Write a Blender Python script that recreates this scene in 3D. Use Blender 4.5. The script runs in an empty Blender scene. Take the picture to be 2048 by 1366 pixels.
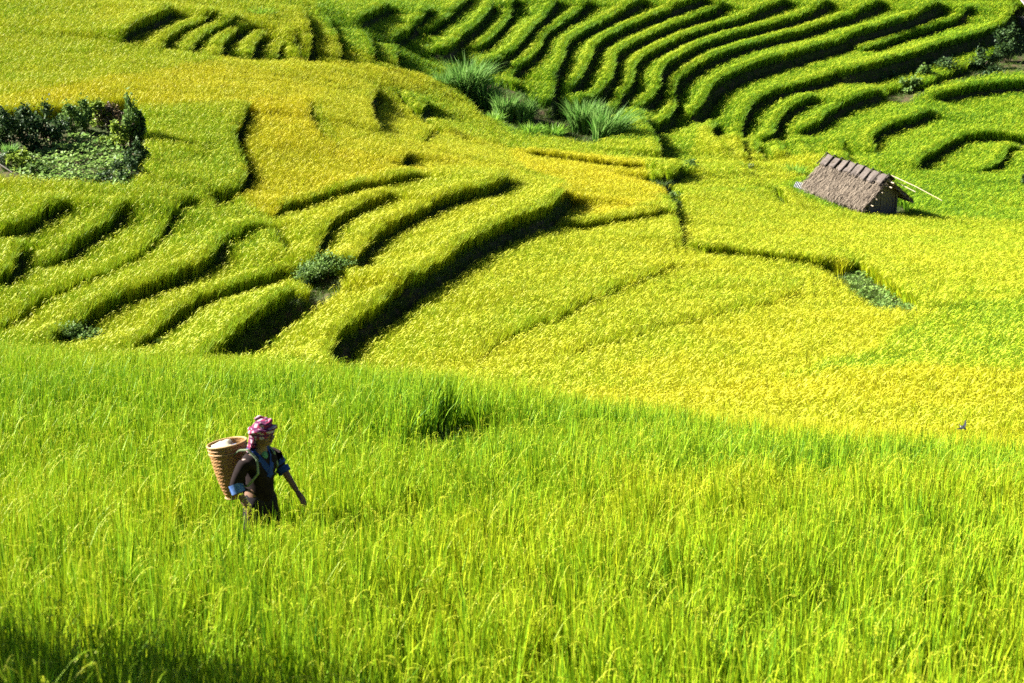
import bpy, bmesh, math, random
import numpy as np
from mathutils import Vector, Matrix, noise as mnoise

random.seed(7)
rng = np.random.default_rng(7)
sc = bpy.context.scene
COL = sc.collection
R = math.radians
PI = math.pi

# ------------------------------------------------------------------ camera, sky, sun, exposure
FPX, PITCH, CAMZ = 3400.0, R(18.0), 24.0
cam_data = bpy.data.cameras.new('camera')
cam_data.sensor_width = 36.0
cam_data.lens = FPX * 36.0 / 2048.0
cam_data.clip_start = 0.1
cam_data.clip_end = 2000
cam_data.dof.use_dof = True
cam_data.dof.focus_distance = 30.0
cam_data.dof.aperture_fstop = 4.0
cam = bpy.data.objects.new('camera', cam_data)
COL.objects.link(cam)
cam.location = (0, 0, CAMZ)
cam.rotation_euler = (PI / 2 - PITCH, 0, 0)
sc.camera = cam

SUN_AZ, SUN_EL = R(-74.0), R(33.0)          # azimuth from the view direction (+y), negative = left
world = bpy.data.worlds.new('World')
sc.world = world
world.use_nodes = True
wn = world.node_tree
wn.nodes.clear()
wo = wn.nodes.new('ShaderNodeOutputWorld')
wb = wn.nodes.new('ShaderNodeBackground')
ws = wn.nodes.new('ShaderNodeTexSky')
ws.sky_type = 'NISHITA'
ws.sun_disc = False
ws.sun_elevation = SUN_EL
ws.sun_rotation = SUN_AZ
ws.altitude = 1500
ws.air_density = 0.3
ws.dust_density = 0.0
wb.inputs['Strength'].default_value = 0.05
wn.links.new(ws.outputs[0], wb.inputs[0])
wn.links.new(wb.outputs[0], wo.inputs[0])
sun_data = bpy.data.lights.new('sun', 'SUN')
sun_data.energy = 5.0
sun_data.angle = R(0.5)
sun_data.color = (1.0, 0.96, 0.87)
sun = bpy.data.objects.new('sun', sun_data)
COL.objects.link(sun)
sdir = Vector((math.sin(SUN_AZ) * math.cos(SUN_EL), math.cos(SUN_AZ) * math.cos(SUN_EL), math.sin(SUN_EL)))
sun.rotation_euler = sdir.to_track_quat('Z', 'Y').to_euler()
sun.location = (-30, 20, 60)
sc.view_settings.view_transform = 'Standard'
sc.view_settings.look = 'None'
sc.view_settings.gamma = 1
sc.view_settings.use_curve_mapping = False
sc.view_settings.exposure = 2.38
sc.cycles.max_bounces = 6
sc.cycles.diffuse_bounces = 1
sc.cycles.transmission_bounces = 1
sc.cycles.use_denoising = False

# ------------------------------------------------------------------ helpers
def link(o, parent=None):
    COL.objects.link(o)
    if parent is not None:
        o.parent = parent
    return o

def tag(o, label=None, cat=None, group=None, kind=None):
    if label: o['label'] = label
    if cat: o['category'] = cat
    if group: o['group'] = group
    if kind: o['kind'] = kind
    return o

def empty(name, loc, rz=0.0, parent=None):
    o = bpy.data.objects.new(name, None)
    o.empty_display_size = 0.2
    link(o, parent)
    o.location = loc
    o.rotation_euler = (0, 0, rz)
    return o

class MB:
    """collects faces and builds one mesh"""
    def __init__(self):
        self.v, self.f, self.m = [], [], []
    def add(self, vs, fs, mi=0):
        b = len(self.v)
        self.v += [tuple(p) for p in vs]
        for f in fs:
            self.f.append(tuple(b + i for i in f)); self.m.append(mi)
    def box(self, c, s, rot=None, mi=0):
        vs = [Vector((sx * s[0] / 2, sy * s[1] / 2, sz * s[2] / 2)) for sx in (-1, 1) for sy in (-1, 1) for sz in (-1, 1)]
        if rot is not None: vs = [rot @ p for p in vs]
        self.add([p + Vector(c) for p in vs], [(0,1,3,2),(4,6,7,5),(0,4,5,1),(2,3,7,6),(0,2,6,4),(1,5,7,3)], mi)
    def tube(self, pts, rads, n=6, mi=0, cap=True):
        pts = [Vector(p) for p in pts]
        if not hasattr(rads, '__len__'): rads = [rads] * len(pts)
        vs = []
        for i, p in enumerate(pts):
            t = (pts[min(i + 1, len(pts) - 1)] - pts[max(i - 1, 0)]).normalized()
            a = t.cross(Vector((0.31, 0.17, 0.93)))
            if a.length < 1e-3: a = t.cross(Vector((1, 0, 0)))
            a.normalize(); b = t.cross(a)
            for k in range(n):
                w = 2 * PI * k / n
                vs.append(p + (a * math.cos(w) + b * math.sin(w)) * rads[i])
        fs = []
        for i in range(len(pts) - 1):
            for k in range(n):
                fs.append((i*n+k, i*n+(k+1)%n, (i+1)*n+(k+1)%n, (i+1)*n+k))
        if cap:
            fs.append(tuple(range(n))[::-1]); fs.append(tuple((len(pts)-1)*n+k for k in range(n)))
        self.add(vs, fs, mi)
    def rings(self, rings, close=True, cap0=False, cap1=False, mi=0):
        n = len(rings[0]); vs = [p for r in rings for p in r]; fs = []
        for i in range(len(rings) - 1):
            for k in range(n if close else n - 1):
                fs.append((i*n+k, i*n+(k+1)%n, (i+1)*n+(k+1)%n, (i+1)*n+k))
        if cap0: fs.append(tuple(range(n))[::-1])
        if cap1: fs.append(tuple((len(rings)-1)*n+k for k in range(n)))
        self.add(vs, fs, mi)
    def mesh(self, name, mats, smooth=False):
        me = bpy.data.meshes.new(name)
        me.from_pydata(self.v, [], self.f)
        for m in (mats if isinstance(mats, (list, tuple)) else [mats]): me.materials.append(m)
        me.polygons.foreach_set('material_index', self.m)
        if smooth: me.polygons.foreach_set('use_smooth', [True] * len(self.f))
        me.update()
        return me
    def build(self, name, mats, parent=None, smooth=False):
        return link(bpy.data.objects.new(name, self.mesh(name, mats, smooth)), parent)

def new_mat(name):
    m = bpy.data.materials.new(name); m.use_nodes = True
    nt = m.node_tree; nt.nodes.clear()
    return m, nt, nt.nodes, nt.links

def simple_mat(name, c1, c2, scale=8.0, rough=0.8, bump=0.0, detail=4.0, stretch=None, transl=0.0, spec=0.3, tint=None):
    """noise mix of two colours, optional bump and translucency"""
    m, nt, N, L = new_mat(name)
    out = N.new('ShaderNodeOutputMaterial')
    p = N.new('ShaderNodeBsdfPrincipled')
    tc = N.new('ShaderNodeTexCoord'); mp = N.new('ShaderNodeMapping')
    if stretch: mp.inputs['Scale'].default_value = stretch
    L.new(tc.outputs['Object'], mp.inputs[0])
    nz = N.new('ShaderNodeTexNoise'); nz.inputs['Scale'].default_value = scale; nz.inputs['Detail'].default_value = detail
    L.new(mp.outputs[0], nz.inputs['Vector'])
    rp = N.new('ShaderNodeValToRGB')
    rp.color_ramp.elements[0].position = 0.32; rp.color_ramp.elements[1].position = 0.68
    rp.color_ramp.elements[0].color = (*c1, 1); rp.color_ramp.elements[1].color = (*c2, 1)
    L.new(nz.outputs[0], rp.inputs[0])
    colout = rp.outputs[0]
    p.inputs['Roughness'].default_value = rough
    p.inputs['Specular IOR Level'].default_value = spec
    L.new(colout, p.inputs['Base Color'])
    if bump:
        b = N.new('ShaderNodeBump'); b.inputs['Strength'].default_value = bump; b.inputs['Distance'].default_value = 0.02
        L.new(nz.outputs[0], b.inputs['Height']); L.new(b.outputs[0], p.inputs['Normal'])
    if transl:
        t = N.new('ShaderNodeBsdfTranslucent'); L.new(colout, t.inputs[0])
        mx = N.new('ShaderNodeMixShader'); mx.inputs[0].default_value = transl
        L.new(p.outputs[0], mx.inputs[1]); L.new(t.outputs[0], mx.inputs[2]); L.new(mx.outputs[0], out.inputs[0])
    else:
        L.new(p.outputs[0], out.inputs[0])
    return m

def leaf_mat(name, dark, light, transl=0.45, gloss=0.35, attr=None, gold=None, mid=None, ripe_shift=0.0, tipshift=0.0):
    """leaf: colour varies per blade (island) and, when scattered, per plant (attribute)"""
    m, nt, N, L = new_mat(name)
    out = N.new('ShaderNodeOutputMaterial')
    geo = N.new('ShaderNodeNewGeometry')
    rp = N.new('ShaderNodeValToRGB'); cr = rp.color_ramp
    cr.elements[0].color = (*dark, 1); cr.elements[1].color = (*light, 1)
    if attr:
        at = N.new('ShaderNodeAttribute'); at.attribute_type = 'INSTANCER'; at.attribute_name = attr
        # ripe + (island random - .5) * spread + shift
        ma = N.new('ShaderNodeMath'); ma.operation = 'MULTIPLY_ADD'; ma.inputs[1].default_value = 0.38
        ma.inputs[2].default_value = -0.19 + ripe_shift
        L.new(geo.outputs['Random Per Island'], ma.inputs[0])
        ad = N.new('ShaderNodeMath'); ad.operation = 'ADD'
        L.new(ma.outputs[0], ad.inputs[0]); L.new(at.outputs['Fac'], ad.inputs[1])
        L.new(ad.outputs[0], rp.inputs[0])
        cr.elements[1].position = 1.0
        e = cr.elements.new(0.5); e.color = (*mid, 1)
        cr.elements[2].color = (*gold, 1)
        e = cr.elements.new(0.25); e.color = (*light, 1)
    else:
        L.new(geo.outputs['Random Per Island'], rp.inputs[0])
    p = N.new('ShaderNodeBsdfPrincipled')
    p.inputs['Roughness'].default_value = 0.5
    p.inputs['Specular IOR Level'].default_value = gloss
    L.new(rp.outputs[0], p.inputs['Base Color'])
    t = N.new('ShaderNodeBsdfTranslucent'); L.new(rp.outputs[0], t.inputs[0])
    mx = N.new('ShaderNodeMixShader'); mx.inputs[0].default_value = transl
    L.new(p.outputs[0], mx.inputs[1]); L.new(t.outputs[0], mx.inputs[2]); L.new(mx.outputs[0], out.inputs[0])
    return m

# ------------------------------------------------------------------ the lie of the land
cp, sp = math.cos(PITCH), math.sin(PITCH)
def ray_point(px, py, D):
    """world point seen at a photo pixel at depth D (arrays ok)"""
    u = (np.asarray(px, float) - 1024.0) / FPX * D
    v = (np.asarray(py, float) - 683.0) / FPX * D
    return np.stack([u, D * cp - v * sp, CAMZ - D * sp - v * cp], -1)

# canopy (rice tops) control points: photo column, photo row, distance
CTRL = [
 (-200,1366,6.6),(0,1366,7.0),(500,1366,8.4),(1024,1366,9.0),(1600,1366,9.2),(2048,1366,9.4),(2300,1366,9.6),
 (1024,1600,6.8),(0,1600,5.4),(2048,1600,7.2),
 (-200,985,14.8),(0,985,14.5),(515,985,14.5),(1024,985,14.6),(1600,985,15.0),(2048,985,15.4),(2300,985,16),
 (0,850,18.5),(515,850,18.5),(1024,850,19),(1600,880,19.5),(2048,920,18.5),(2300,930,18.5),
 # crest of the near field and the fall behind it
 (-300,692,29),(0,692,29),(300,700,28.5),(515,712,27.8),(700,735,27),(900,736,26),(1200,795,24.5),(1600,835,23.5),(2048,885,21.5),(2400,925,21),
 (-300,745,36),(0,745,36),(300,750,35.5),(560,765,34.5),(900,780,34),(1200,835,32),(1600,875,31),(2048,920,29.5),(2400,950,29),
 # across the dip
 (-300,680,54),(0,680,54),(300,685,54),(560,700,52),(800,730,48),(1000,755,46),(1200,775,44),(1600,810,40),(2048,850,36.5),(2400,890,36),
 (1600,740,46),(2048,740,45),(1200,690,52),(1600,650,56),(2048,620,58),
 (-300,550,60),(0,550,60),(300,550,61),(600,550,62),(850,550,61),(1150,550,63),(1500,550,66),(1800,550,67),(2048,540,68),
 (-300,350,71),(0,350,71),(300,350,72),(600,400,74),(850,400,75),(1100,400,78),(1350,420,83),
 (1700,415,94),(2048,430,95),(2300,430,96),(1500,480,75),(1900,490,79),
 (-300,200,83),(0,200,83),(300,200,84),(600,200,89),(800,250,92),(1000,290,97),(1200,330,94),(1350,330,98),
 (-300,0,102),(0,0,102),(300,0,106),(600,0,114),(800,0,125),(1000,0,133),(1250,0,138),(1600,0,142),(2048,0,144),(2400,0,146),
 (300,80,97),(600,90,104),(800,120,109),(950,170,112),(1050,200,112),(1180,260,107),
 (1100,120,119),(1300,180,119),(1500,240,117),(1450,120,127),(1700,300,111),(2048,280,114),(1800,150,127),(2048,130,130),
]
# the hill goes on rising beyond the top of the frame
FAR = [(-75,185,37),(-20,195,42),(20,200,42),(75,195,40),(-75,125,24),(100,185,34),(100,120,12),(-55,80,15)]
P = np.array([ray_point(a, b, d) for a, b, d in CTRL] + [np.array(f, float) for f in FAR])
class TPS:
    def __init__(self, P, lam):
        self.X = P[:, :2] / 30.0
        n = len(P)
        K = self.k(self.X, self.X) + lam * np.eye(n)
        Q = np.hstack([np.ones((n, 1)), self.X])
        A = np.block([[K, Q], [Q.T, np.zeros((3, 3))]])
        self.w = np.linalg.solve(A, np.concatenate([P[:, 2], np.zeros(3)]))
    def k(self, a, b):
        d2 = ((a[:, None, :] - b[None, :, :]) ** 2).sum(-1)
        return 0.5 * d2 * np.log(d2 + 1e-12)
    def __call__(self, xy):
        xy = np.asarray(xy, float).reshape(-1, 2) / 30.0
        out = np.empty(len(xy))
        for i in range(0, len(xy), 40000):
            c = xy[i:i + 40000]
            out[i:i + 40000] = self.k(c, self.X) @ self.w[:-3] + self.w[-3] + c @ self.w[-2:]
        return out
canopy = TPS(P, 0.00005)
RICE_H = 0.85

DD = np.exp(np.linspace(math.log(4.5), math.log(190.0), 520))
def hit(px, py, off=0.0, dmin=0.0):
    """first point of the canopy (raised by off) along the ray through a photo pixel"""
    px = np.atleast_1d(np.asarray(px, float)); py = np.atleast_1d(np.asarray(py, float))
    out = []
    for a, b in zip(px, py):
        pts = ray_point(np.full_like(DD, a), np.full_like(DD, b), DD)
        g = pts[:, 2] - canopy(pts[:, :2]) - off
        idx = np.nonzero((g < 0) & (DD > dmin))[0]
        if len(idx) == 0:
            i = len(DD) - 1; out.append(pts[i]); continue
        i = max(idx[0], 1)
        t = g[i - 1] / (g[i - 1] - g[i])
        out.append(ray_point(a, b, DD[i - 1] + t * (DD[i] - DD[i - 1])))
    return np.array(out)

K = 2048 / 700.0
def Z(ox, oy):
    return lambda *pts: [(ox + x / K, oy + y / K) for x, y in pts]
z1, z2, z3, z4, z5, z6 = Z(0, 0), Z(680, 0), Z(1348, 0), Z(0, 340), Z(600, 340), Z(1348, 340)
def px(*pts): return list(pts)

# terrace lips traced with the higher ground on the left of the way of travel: (points, step, reach, bank width)
LIPS = [
 # left middle terraces
 (z4((-60,300),(0,300),(110,300),(180,255),(260,210),(340,160),(390,125)), 0.57, 2.2, 0.28),
 (z4((-60,650),(0,590),(60,520),(100,440),(120,340)), 0.61, 1.8, 0.40),
 (z4((165,470),(260,440),(400,375),(520,300),(640,230),(720,170),(745,130)), 0.46, 2.0, 0.28),
 (z4((-60,930),(0,890),(120,810),(250,720),(370,650),(500,585),(650,520),(780,450),(900,360),(970,260),(1000,200),(1080,140),(1180,105)), 0.29, 2.0, 0.24),
 (z4((260,980),(330,920),(450,830),(570,750),(720,680),(900,610),(1060,550),(1180,500),(1260,440),(1290,380),(1295,310)), 0.57, 1.8, 0.37),
 (z4((720,1040),(850,930),(960,830),(1080,730),(1220,650),(1400,590),(1560,545),(1700,515),(1745,520)), 0.57, 1.8, 0.37),
 (z4((1190,1060),(1300,960),(1400,870),(1500,790),(1620,710),(1720,650),(1740,600)), 1.01, 1.8, 1.0),
 (z1((1340,1110),(1390,1070),(1445,1000),(1440,940),(1400,850),(1375,760),(1420,660),(1455,570)), 0.31, 2.0, 0.24),
 (px((461,458),(495,452),(526,446)), 0.31, 1.5, 0.24),
 (px((560,412),(598,396),(642,383),(702,366),(754,357),(791,350),(819,342),(850,334)), 0.39, 1.8, 0.28),
 (px((535,430),(560,412),(598,396)), 0.24, 1.2, 0.24),
 (px((574,502),(560,478),(545,455),(534,438)), 0.39, 1.2, 0.28),
 (z5((100,510),(75,470),(110,390),(170,300),(260,215),(380,150),(500,110),(610,88)), 0.57, 1.8, 0.32),
 (z5((210,545),(320,500),(350,420),(420,345),(540,265),(700,190),(830,125),(1000,90),(1120,70),(1200,30),(1240,0)), 0.70, 2.0, 0.37),
 (z5((240,1090),(150,1040),(150,980),(200,890),(290,800),(420,720),(560,610),(720,520),(880,420),(1000,345),(1150,275),(1350,195),(1480,140),(1575,50)), 0.99, 2.4, 0.48),
 (z5((1500,205),(1600,215),(1800,210),(2040,220),(2110,195)), 0.39, 2.0, 0.24),
 (px((1362,470),(1358,440),(1350,410),(1335,382),(1315,362)), 0.43, 1.5, 0.28),
 # right middle
 (z6((60,380),(200,420),(400,430),(600,460),(800,480),(1000,500)), .35, 2.0, .35),
 (z6((1010,500),(1090,560),(1170,610),(1300,690),(1470,770)), .3, 1.5, 1.2),
 (z5((1020,1050),(1120,960),(1260,890),(1400,840),(1560,780),(1750,690),(1900,620),(2040,580),(2250,500)), .22, 1.5, .14),
 (px((1119,699),(1181,678),(1249,661),(1444,613),(1519,596),(1580,579),(1604,545)), .16, 1.5, .06),
 (px((832,806),(865,784),(900,762),(926,748),(942,740)), .5, .9, .34),
 # upper left
 (z1((705,185),(760,140),(850,100),(950,60),(1030,15)), 0.94, 2.0, 0.32),
 (z1((930,240),(970,190),(1050,145),(1180,95),(1280,55)), 0.55, 1.8, 0.28),
 (z1((1100,260),(1130,210),(1220,145),(1330,110),(1420,70)), 0.51, 1.8, 0.28),
 (z1((1280,260),(1290,215),(1340,150),(1420,110),(1480,80)), 0.77, 1.6, 0.32),
 (z1((1455,255),(1475,200),(1520,150),(1550,120)), 0.85, 1.5, 0.32),
 (z1((1610,270),(1620,220),(1665,192)), 0.43, 1.2, 0.32),
 (z1((1750,285),(1735,240),(1720,190),(1680,150)), 0.43, 1.5, 0.32),
 (z1((1770,285),(1815,245),(1822,185),(1790,110),(1752,20)), 0.57, 1.6, 0.36),
 (z1((1990,290),(1985,240),(1960,170),(1925,110),(1910,70)), 0.50, 1.6, 0.32),
 (z2((200,310),(190,250),(150,190),(110,130)), 0.53, 1.6, 0.32),
 (z2((340,335),(322,300),(318,230)), 0.64, 1.6, 0.36),
 (z2((90,105),(180,60),(310,10)), 0.76, 1.8, 0.32),
 (z2((290,190),(380,150),(480,95),(530,30)), 0.60, 1.8, 0.32),
 (z2((470,150),(560,110),(660,60),(740,0),(790,-40)), 0.64, 1.8, 0.29),
 (z2((520,205),(570,245),(640,250),(700,180),(800,120),(870,40),(890,-20)), 0.97, 1.8, 0.36),
 (z2((760,230),(850,210),(920,150),(980,80),(1000,30),(1030,-40)), 0.80, 1.6, 0.36),
 (z2((800,350),(900,320),(1000,270),(1080,200),(1150,120),(1230,50),(1280,-30)), 0.89, 1.8, 0.36),
 (z2((990,340),(1060,330),(1130,290),(1180,220),(1190,170),(1280,110),(1400,30),(1470,-30)), 0.89, 1.8, 0.36),
 (z2((1110,570),(1060,500),(1020,440),(985,410),(1040,350)), 0.64, 1.6, 0.32),
 (z2((1215,585),(1250,500),(1265,400),(1310,300),(1330,200),(1400,165),(1550,90),(1700,20),(1800,-30)), 0.97, 1.8, 0.43),
 (z2((1320,485),(1390,440),(1430,370),(1480,290),(1490,230),(1600,160),(1750,90),(1900,40),(2040,5),(2150,-40)), 1.00, 1.8, 0.43),
 (z2((1420,560),(1500,510),(1580,440),(1610,360),(1610,280),(1700,220),(1850,150),(2040,75),(2160,30),(2260,-20)), 1.00, 1.8, 0.43),
 (z2((1540,630),(1640,520),(1710,440),(1725,340),(1800,270),(1950,195))+z3((0,195),(150,140),(300,100),(450,60),(600,10),(680,-30)), 1.00, 1.8, 0.43),
 (z2((1740,555),(1830,510),(1880,460),(1870,400),(1945,330))+z3((60,290),(200,210),(350,150),(600,100),(800,40),(930,-20)), 1.00, 1.8, 0.43),
 (z2((1790,665),(1880,635),(1950,585))+z3((10,540),(0,470),(30,410),(150,330),(300,260),(500,200),(700,150),(900,90),(1100,40),(1240,-20)), 1.00, 1.8, 0.43),
 (z3((60,560),(100,578),(170,540),(220,450),(300,390),(450,330),(650,280),(900,215),(1200,130),(1400,70),(1580,-20)), 1.29, 2.2, 0.65),
 (z3((1080,238),(1200,210),(1350,150),(1550,95),(1680,60),(1750,15)), 0.80, 1.6, 0.36),
 (z3((960,380),(1050,362),(1200,330),(1400,270),(1600,200),(1800,150),(1950,90),(1980,40),(1960,-20)), 1.37, 2.2, 0.86),
 (z3((320,690),(390,693),(420,620),(470,550),(600,490),(750,440),(900,400),(965,370)), 0.92, 1.6, 0.40),
 (z3((470,738),(560,742),(610,650),(680,590),(800,540),(855,515)), 0.89, 1.6, 0.40),
 (z3((700,698),(800,682),(880,650),(890,605),(1000,562),(1150,512),(1250,470)), 0.97, 1.6, 0.43),
 (z3((1500,540),(1600,512),(1800,472),(2048,455),(2150,450)), 0.80, 2.0, 0.43),
 (z3((1180,850),(1150,790),(1180,740),(1280,690),(1400,660),(1535,605)), 0.80, 1.8, 0.36),
 (z3((1415,950),(1450,900),(1550,840),(1650,780),(1750,755),(1900,758),(2048,772),(2150,790)), 0.72, 2.0, 0.32),
 (z3((1780,970),(1850,940),(1930,890),(1945,820),(2048,800)), 0.48, 1.5, 0.25),
 (z3((1020,912),(1000,860),(970,800),(940,780)), 0.48, 1.2, 0.25),
 (z3((340,865),(250,800),(205,755),(225,690),(255,622)), 0.80, 1.5, 0.36),
 (z3((435,898),(395,840),(383,790),(392,740)), 0.72, 1.2, 0.36),
 (z3((545,880),(500,840),(480,800),(485,765)), 0.72, 1.2, 0.32),
 (z3((660,855),(632,810),(630,770)), 0.64, 1.2, 0.32),
 (z3((830,862),(775,805),(752,765)), 0.64, 1.2, 0.32),
 (z3((470,1005),(410,960),(380,920)), 0.48, 1.0, 0.22),
 (z2((1870,865),(1840,770),(1780,680),(1760,600),(1715,560)), 1.05, 1.8, 0.43),
 # yellow ridge
 (z2((235,725),(185,650),(175,590),(195,510),(215,475)), 0.60, 1.5, 0.28),
 (px((700,290),(665,280),(648,268),(632,249),(622,222),(620,190)), 0.24, 1.5, 0.20),
 (z2((350,925),(375,890),(405,845)), 0.48, 1.0, 0.28),
 (z2((470,795),(510,755),(555,715)), 0.28, 1.0, 0.24),
 (z2((470,640),(500,590),(530,570)), 0.56, 1.0, 0.40),
 (z2((1050,852),(1300,882),(1500,910),(1700,932),(1790,930)), 0.32, 2.0, 0.24),
 (z2((1790,950),(1880,995),(1980,962),(2010,925)), 0.72, 1.5, 0.36),
 (z2((330,500),(470,640),(640,755)), 0.24, 1.2, 0.40),
 (z3((600,1060),(640,1110),(700,1180)), 0.40, 1.2, 0.32),
]

X0, X1, Y0, Y1, RES = -60.0, 76.0, 3.0, 196.0, 0.22
nx, ny = int((X1 - X0) / RES) + 1, int((Y1 - Y0) / RES) + 1
gx = X0 + np.arange(nx) * RES; gy = Y0 + np.arange(ny) * RES
GX, GY = np.meshgrid(gx, gy)
BASE = canopy(np.stack([GX.ravel(), GY.ravel()], -1)).reshape(ny, nx)
DISP = np.zeros((ny, nx)); GAP = np.zeros((ny, nx))

def catmull(P, step):
    P = np.asarray(P, float); out = []
    Q = np.vstack([2 * P[0] - P[1], P, 2 * P[-1] - P[-2]])
    for i in range(1, len(Q) - 2):
        a, b, c, d = Q[i - 1], Q[i], Q[i + 1], Q[i + 2]
        n = max(2, int(np.linalg.norm(c - b) / step))
        for k in range(n):
            t = k / n
            out.append(0.5 * (2*b + (c - a)*t + (2*a - 5*b + 4*c - d)*t*t + (3*b - a - 3*c + d)*t**3))
    out.append(P[-1])
    return np.array(out)

LIP_WORLD = []
for pts, step, reach, bank in LIPS:
    ip = catmull(pts, 6.0)                                   # smooth in the photo, then set on the land
    if step > .3: bank = max(bank, .38)
    far_side = ip[:, 1].min() < 700                          # beyond the dip behind the near field
    wp = hit(ip[:, 0], ip[:, 1], step * 0.5, 42.0 if far_side else 0.0)[:, :2]
    # drop wild jumps, resample about every 0.5 m
    keep = [0]
    for i in range(1, len(wp)):
        if np.linalg.norm(wp[i] - wp[keep[-1]]) > 0.35: keep.append(i)
    wp = wp[keep]
    if len(wp) < 2: continue
    for _ in range(2):
        wp[1:-1] = 0.25 * wp[:-2] + 0.5 * wp[1:-1] + 0.25 * wp[2:]
    LIP_WORLD.append((wp, step, reach, bank))
    seg = wp[1:] - wp[:-1]; ln = np.linalg.norm(seg, axis=1) + 1e-9
    cum = np.concatenate([[0], np.cumsum(ln)]); total = cum[-1]
    best = {}
    marg = 3.2 * reach + bank
    xa, xb = wp[:, 0].min() - marg, wp[:, 0].max() + marg
    ya, yb = wp[:, 1].min() - marg, wp[:, 1].max() + marg
    ia, ib = max(0, int((xa - X0) / RES)), min(nx, int((xb - X0) / RES) + 2)
    ja, jb = max(0, int((ya - Y0) / RES)), min(ny, int((yb - Y0) / RES) + 2)
    if ia >= ib or ja >= jb: continue
    dist = np.full((jb - ja, ib - ia), 1e9); sgn = np.zeros_like(dist); arc = np.zeros_like(dist)
    for s in range(len(seg)):
        cx0, cx1 = min(wp[s, 0], wp[s+1, 0]) - marg, max(wp[s, 0], wp[s+1, 0]) + marg
        cy0, cy1 = min(wp[s, 1], wp[s+1, 1]) - marg, max(wp[s, 1], wp[s+1, 1]) + marg
        i0, i1 = max(ia, int((cx0 - X0) / RES)), min(ib, int((cx1 - X0) / RES) + 2)
        j0, j1 = max(ja, int((cy0 - Y0) / RES)), min(jb, int((cy1 - Y0) / RES) + 2)
        if i0 >= i1 or j0 >= j1: continue
        rx = GX[j0:j1, i0:i1] - wp[s, 0]; ry = GY[j0:j1, i0:i1] - wp[s, 1]
        dx, dy = seg[s] / ln[s]
        t = np.clip(rx * dx + ry * dy, 0, ln[s])
        d = np.hypot(rx - t * dx, ry - t * dy)
        sl = np.s_[j0 - ja:j1 - ja, i0 - ia:i1 - ia]
        m = d < dist[sl]
        dist[sl] = np.where(m, d, dist[sl])
        sgn[sl] = np.where(m, np.sign(dx * ry - dy * rx), sgn[sl])
        arc[sl] = np.where(m, cum[s] + t, arc[sl])
    sd = dist * sgn
    e = min(0.8, total * 0.12)
    tp = np.clip(np.minimum(arc, total - arc) / e, 0, 1); tp = tp * tp * (3 - 2 * tp)
    up = 0.5 * np.clip(1 - np.maximum(sd, 0) / (2.8 * reach), 0, 1) ** 1.2
    lo = -0.5 * np.clip(1 - np.maximum(-sd - bank, 0) / (2.8 * reach), 0, 1) ** 1.2
    mid = 0.5 + np.clip(sd / bank, -1, 0)
    f = np.where(sd >= 0, up, np.where(sd < -bank, lo, mid))
    f = np.where(dist > 1e8, 0, f)
    # fade the tails to nothing at the margin
    f = f * np.clip((marg - dist) / (0.35 * marg), 0, 1)
    DISP[ja:jb, ia:ib] += step * f * tp
    c = sd + bank * 0.5 - 0.04
    g = np.clip(1.0 - (np.abs(c) - bank * 0.5) / 0.3, 0, 2) * (tp > 0.15) * (dist < 1e8)
    GAP[ja:jb, ia:ib] = np.maximum(GAP[ja:jb, ia:ib], np.minimum(g, 1.5))

def lattice_noise(x, y, s, seed=0):
    r = np.random.default_rng(100 + seed).random((64, 64))
    fx, fy = x / s, y / s
    ix, iy = np.floor(fx).astype(int), np.floor(fy).astype(int)
    tx, ty = fx - ix, fy - iy
    tx, ty = tx*tx*(3-2*tx), ty*ty*(3-2*ty)
    g = lambda a, b: r[a % 64, b % 64]
    return (g(ix,iy)*(1-tx)+g(ix+1,iy)*tx)*(1-ty)+(g(ix,iy+1)*(1-tx)+g(ix+1,iy+1)*tx)*ty

def bilin(A, x, y):
    fx = np.clip((np.asarray(x) - X0) / RES, 0, nx - 1.001); fy = np.clip((np.asarray(y) - Y0) / RES, 0, ny - 1.001)
    i, j = fx.astype(int), fy.astype(int); tx, ty = fx - i, fy - j
    return (A[j,i]*(1-tx)+A[j,i+1]*tx)*(1-ty)+(A[j+1,i]*(1-tx)+A[j+1,i+1]*tx)*ty

# hollow where the shrubs and the bean patch stand
hol = hit([150], [300])[0]
GROUND = BASE + DISP - RICE_H + 0.05 * (lattice_noise(GX, GY, 1.3, 3) - 0.5)
GROUND += 0.12 * (lattice_noise(GX, GY, 0.55, 5) - 0.5) * np.clip(GAP, 0, 1)
def ground_z(x, y): return float(bilin(GROUND, np.array([x]), np.array([y]))[0])
def at(pxx, pyy, off=-RICE_H * 0.5):
    """ground point seen at a photo pixel (off = height above the canopy level where it is seen)"""
    p = hit([pxx], [pyy], off)[0]
    return Vector((p[0], p[1], ground_z(p[0], p[1])))
def scale_at(p):
    """photo pixels per metre at a point"""
    D = p[1] * cp - (p[2] - CAMZ) * sp
    return FPX / D

# soil and banks
m, nt, N, L = new_mat('soil_and_bank')
out = N.new('ShaderNodeOutputMaterial'); p = N.new('ShaderNodeBsdfPrincipled'); p.inputs['Roughness'].default_value = 0.95
p.inputs['Specular IOR Level'].default_value = 0.1
tc = N.new('ShaderNodeTexCoord'); n1 = N.new('ShaderNodeTexNoise'); n1.inputs['Scale'].default_value = 1.7; n1.inputs['Detail'].default_value = 8
L.new(tc.outputs['Object'], n1.inputs['Vector'])
rp = N.new('ShaderNodeValToRGB'); rp.color_ramp.elements[0].position = .38; rp.color_ramp.elements[1].position = .62
rp.color_ramp.elements[0].color = (.035, .05, .012, 1); rp.color_ramp.elements[1].color = (.075, .055, .03, 1)
L.new(n1.outputs[0], rp.inputs[0]); L.new(rp.outputs[0], p.inputs['Base Color'])
bp = N.new('ShaderNodeBump'); bp.inputs['Strength'].default_value = .8; bp.inputs['Distance'].default_value = .08
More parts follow.
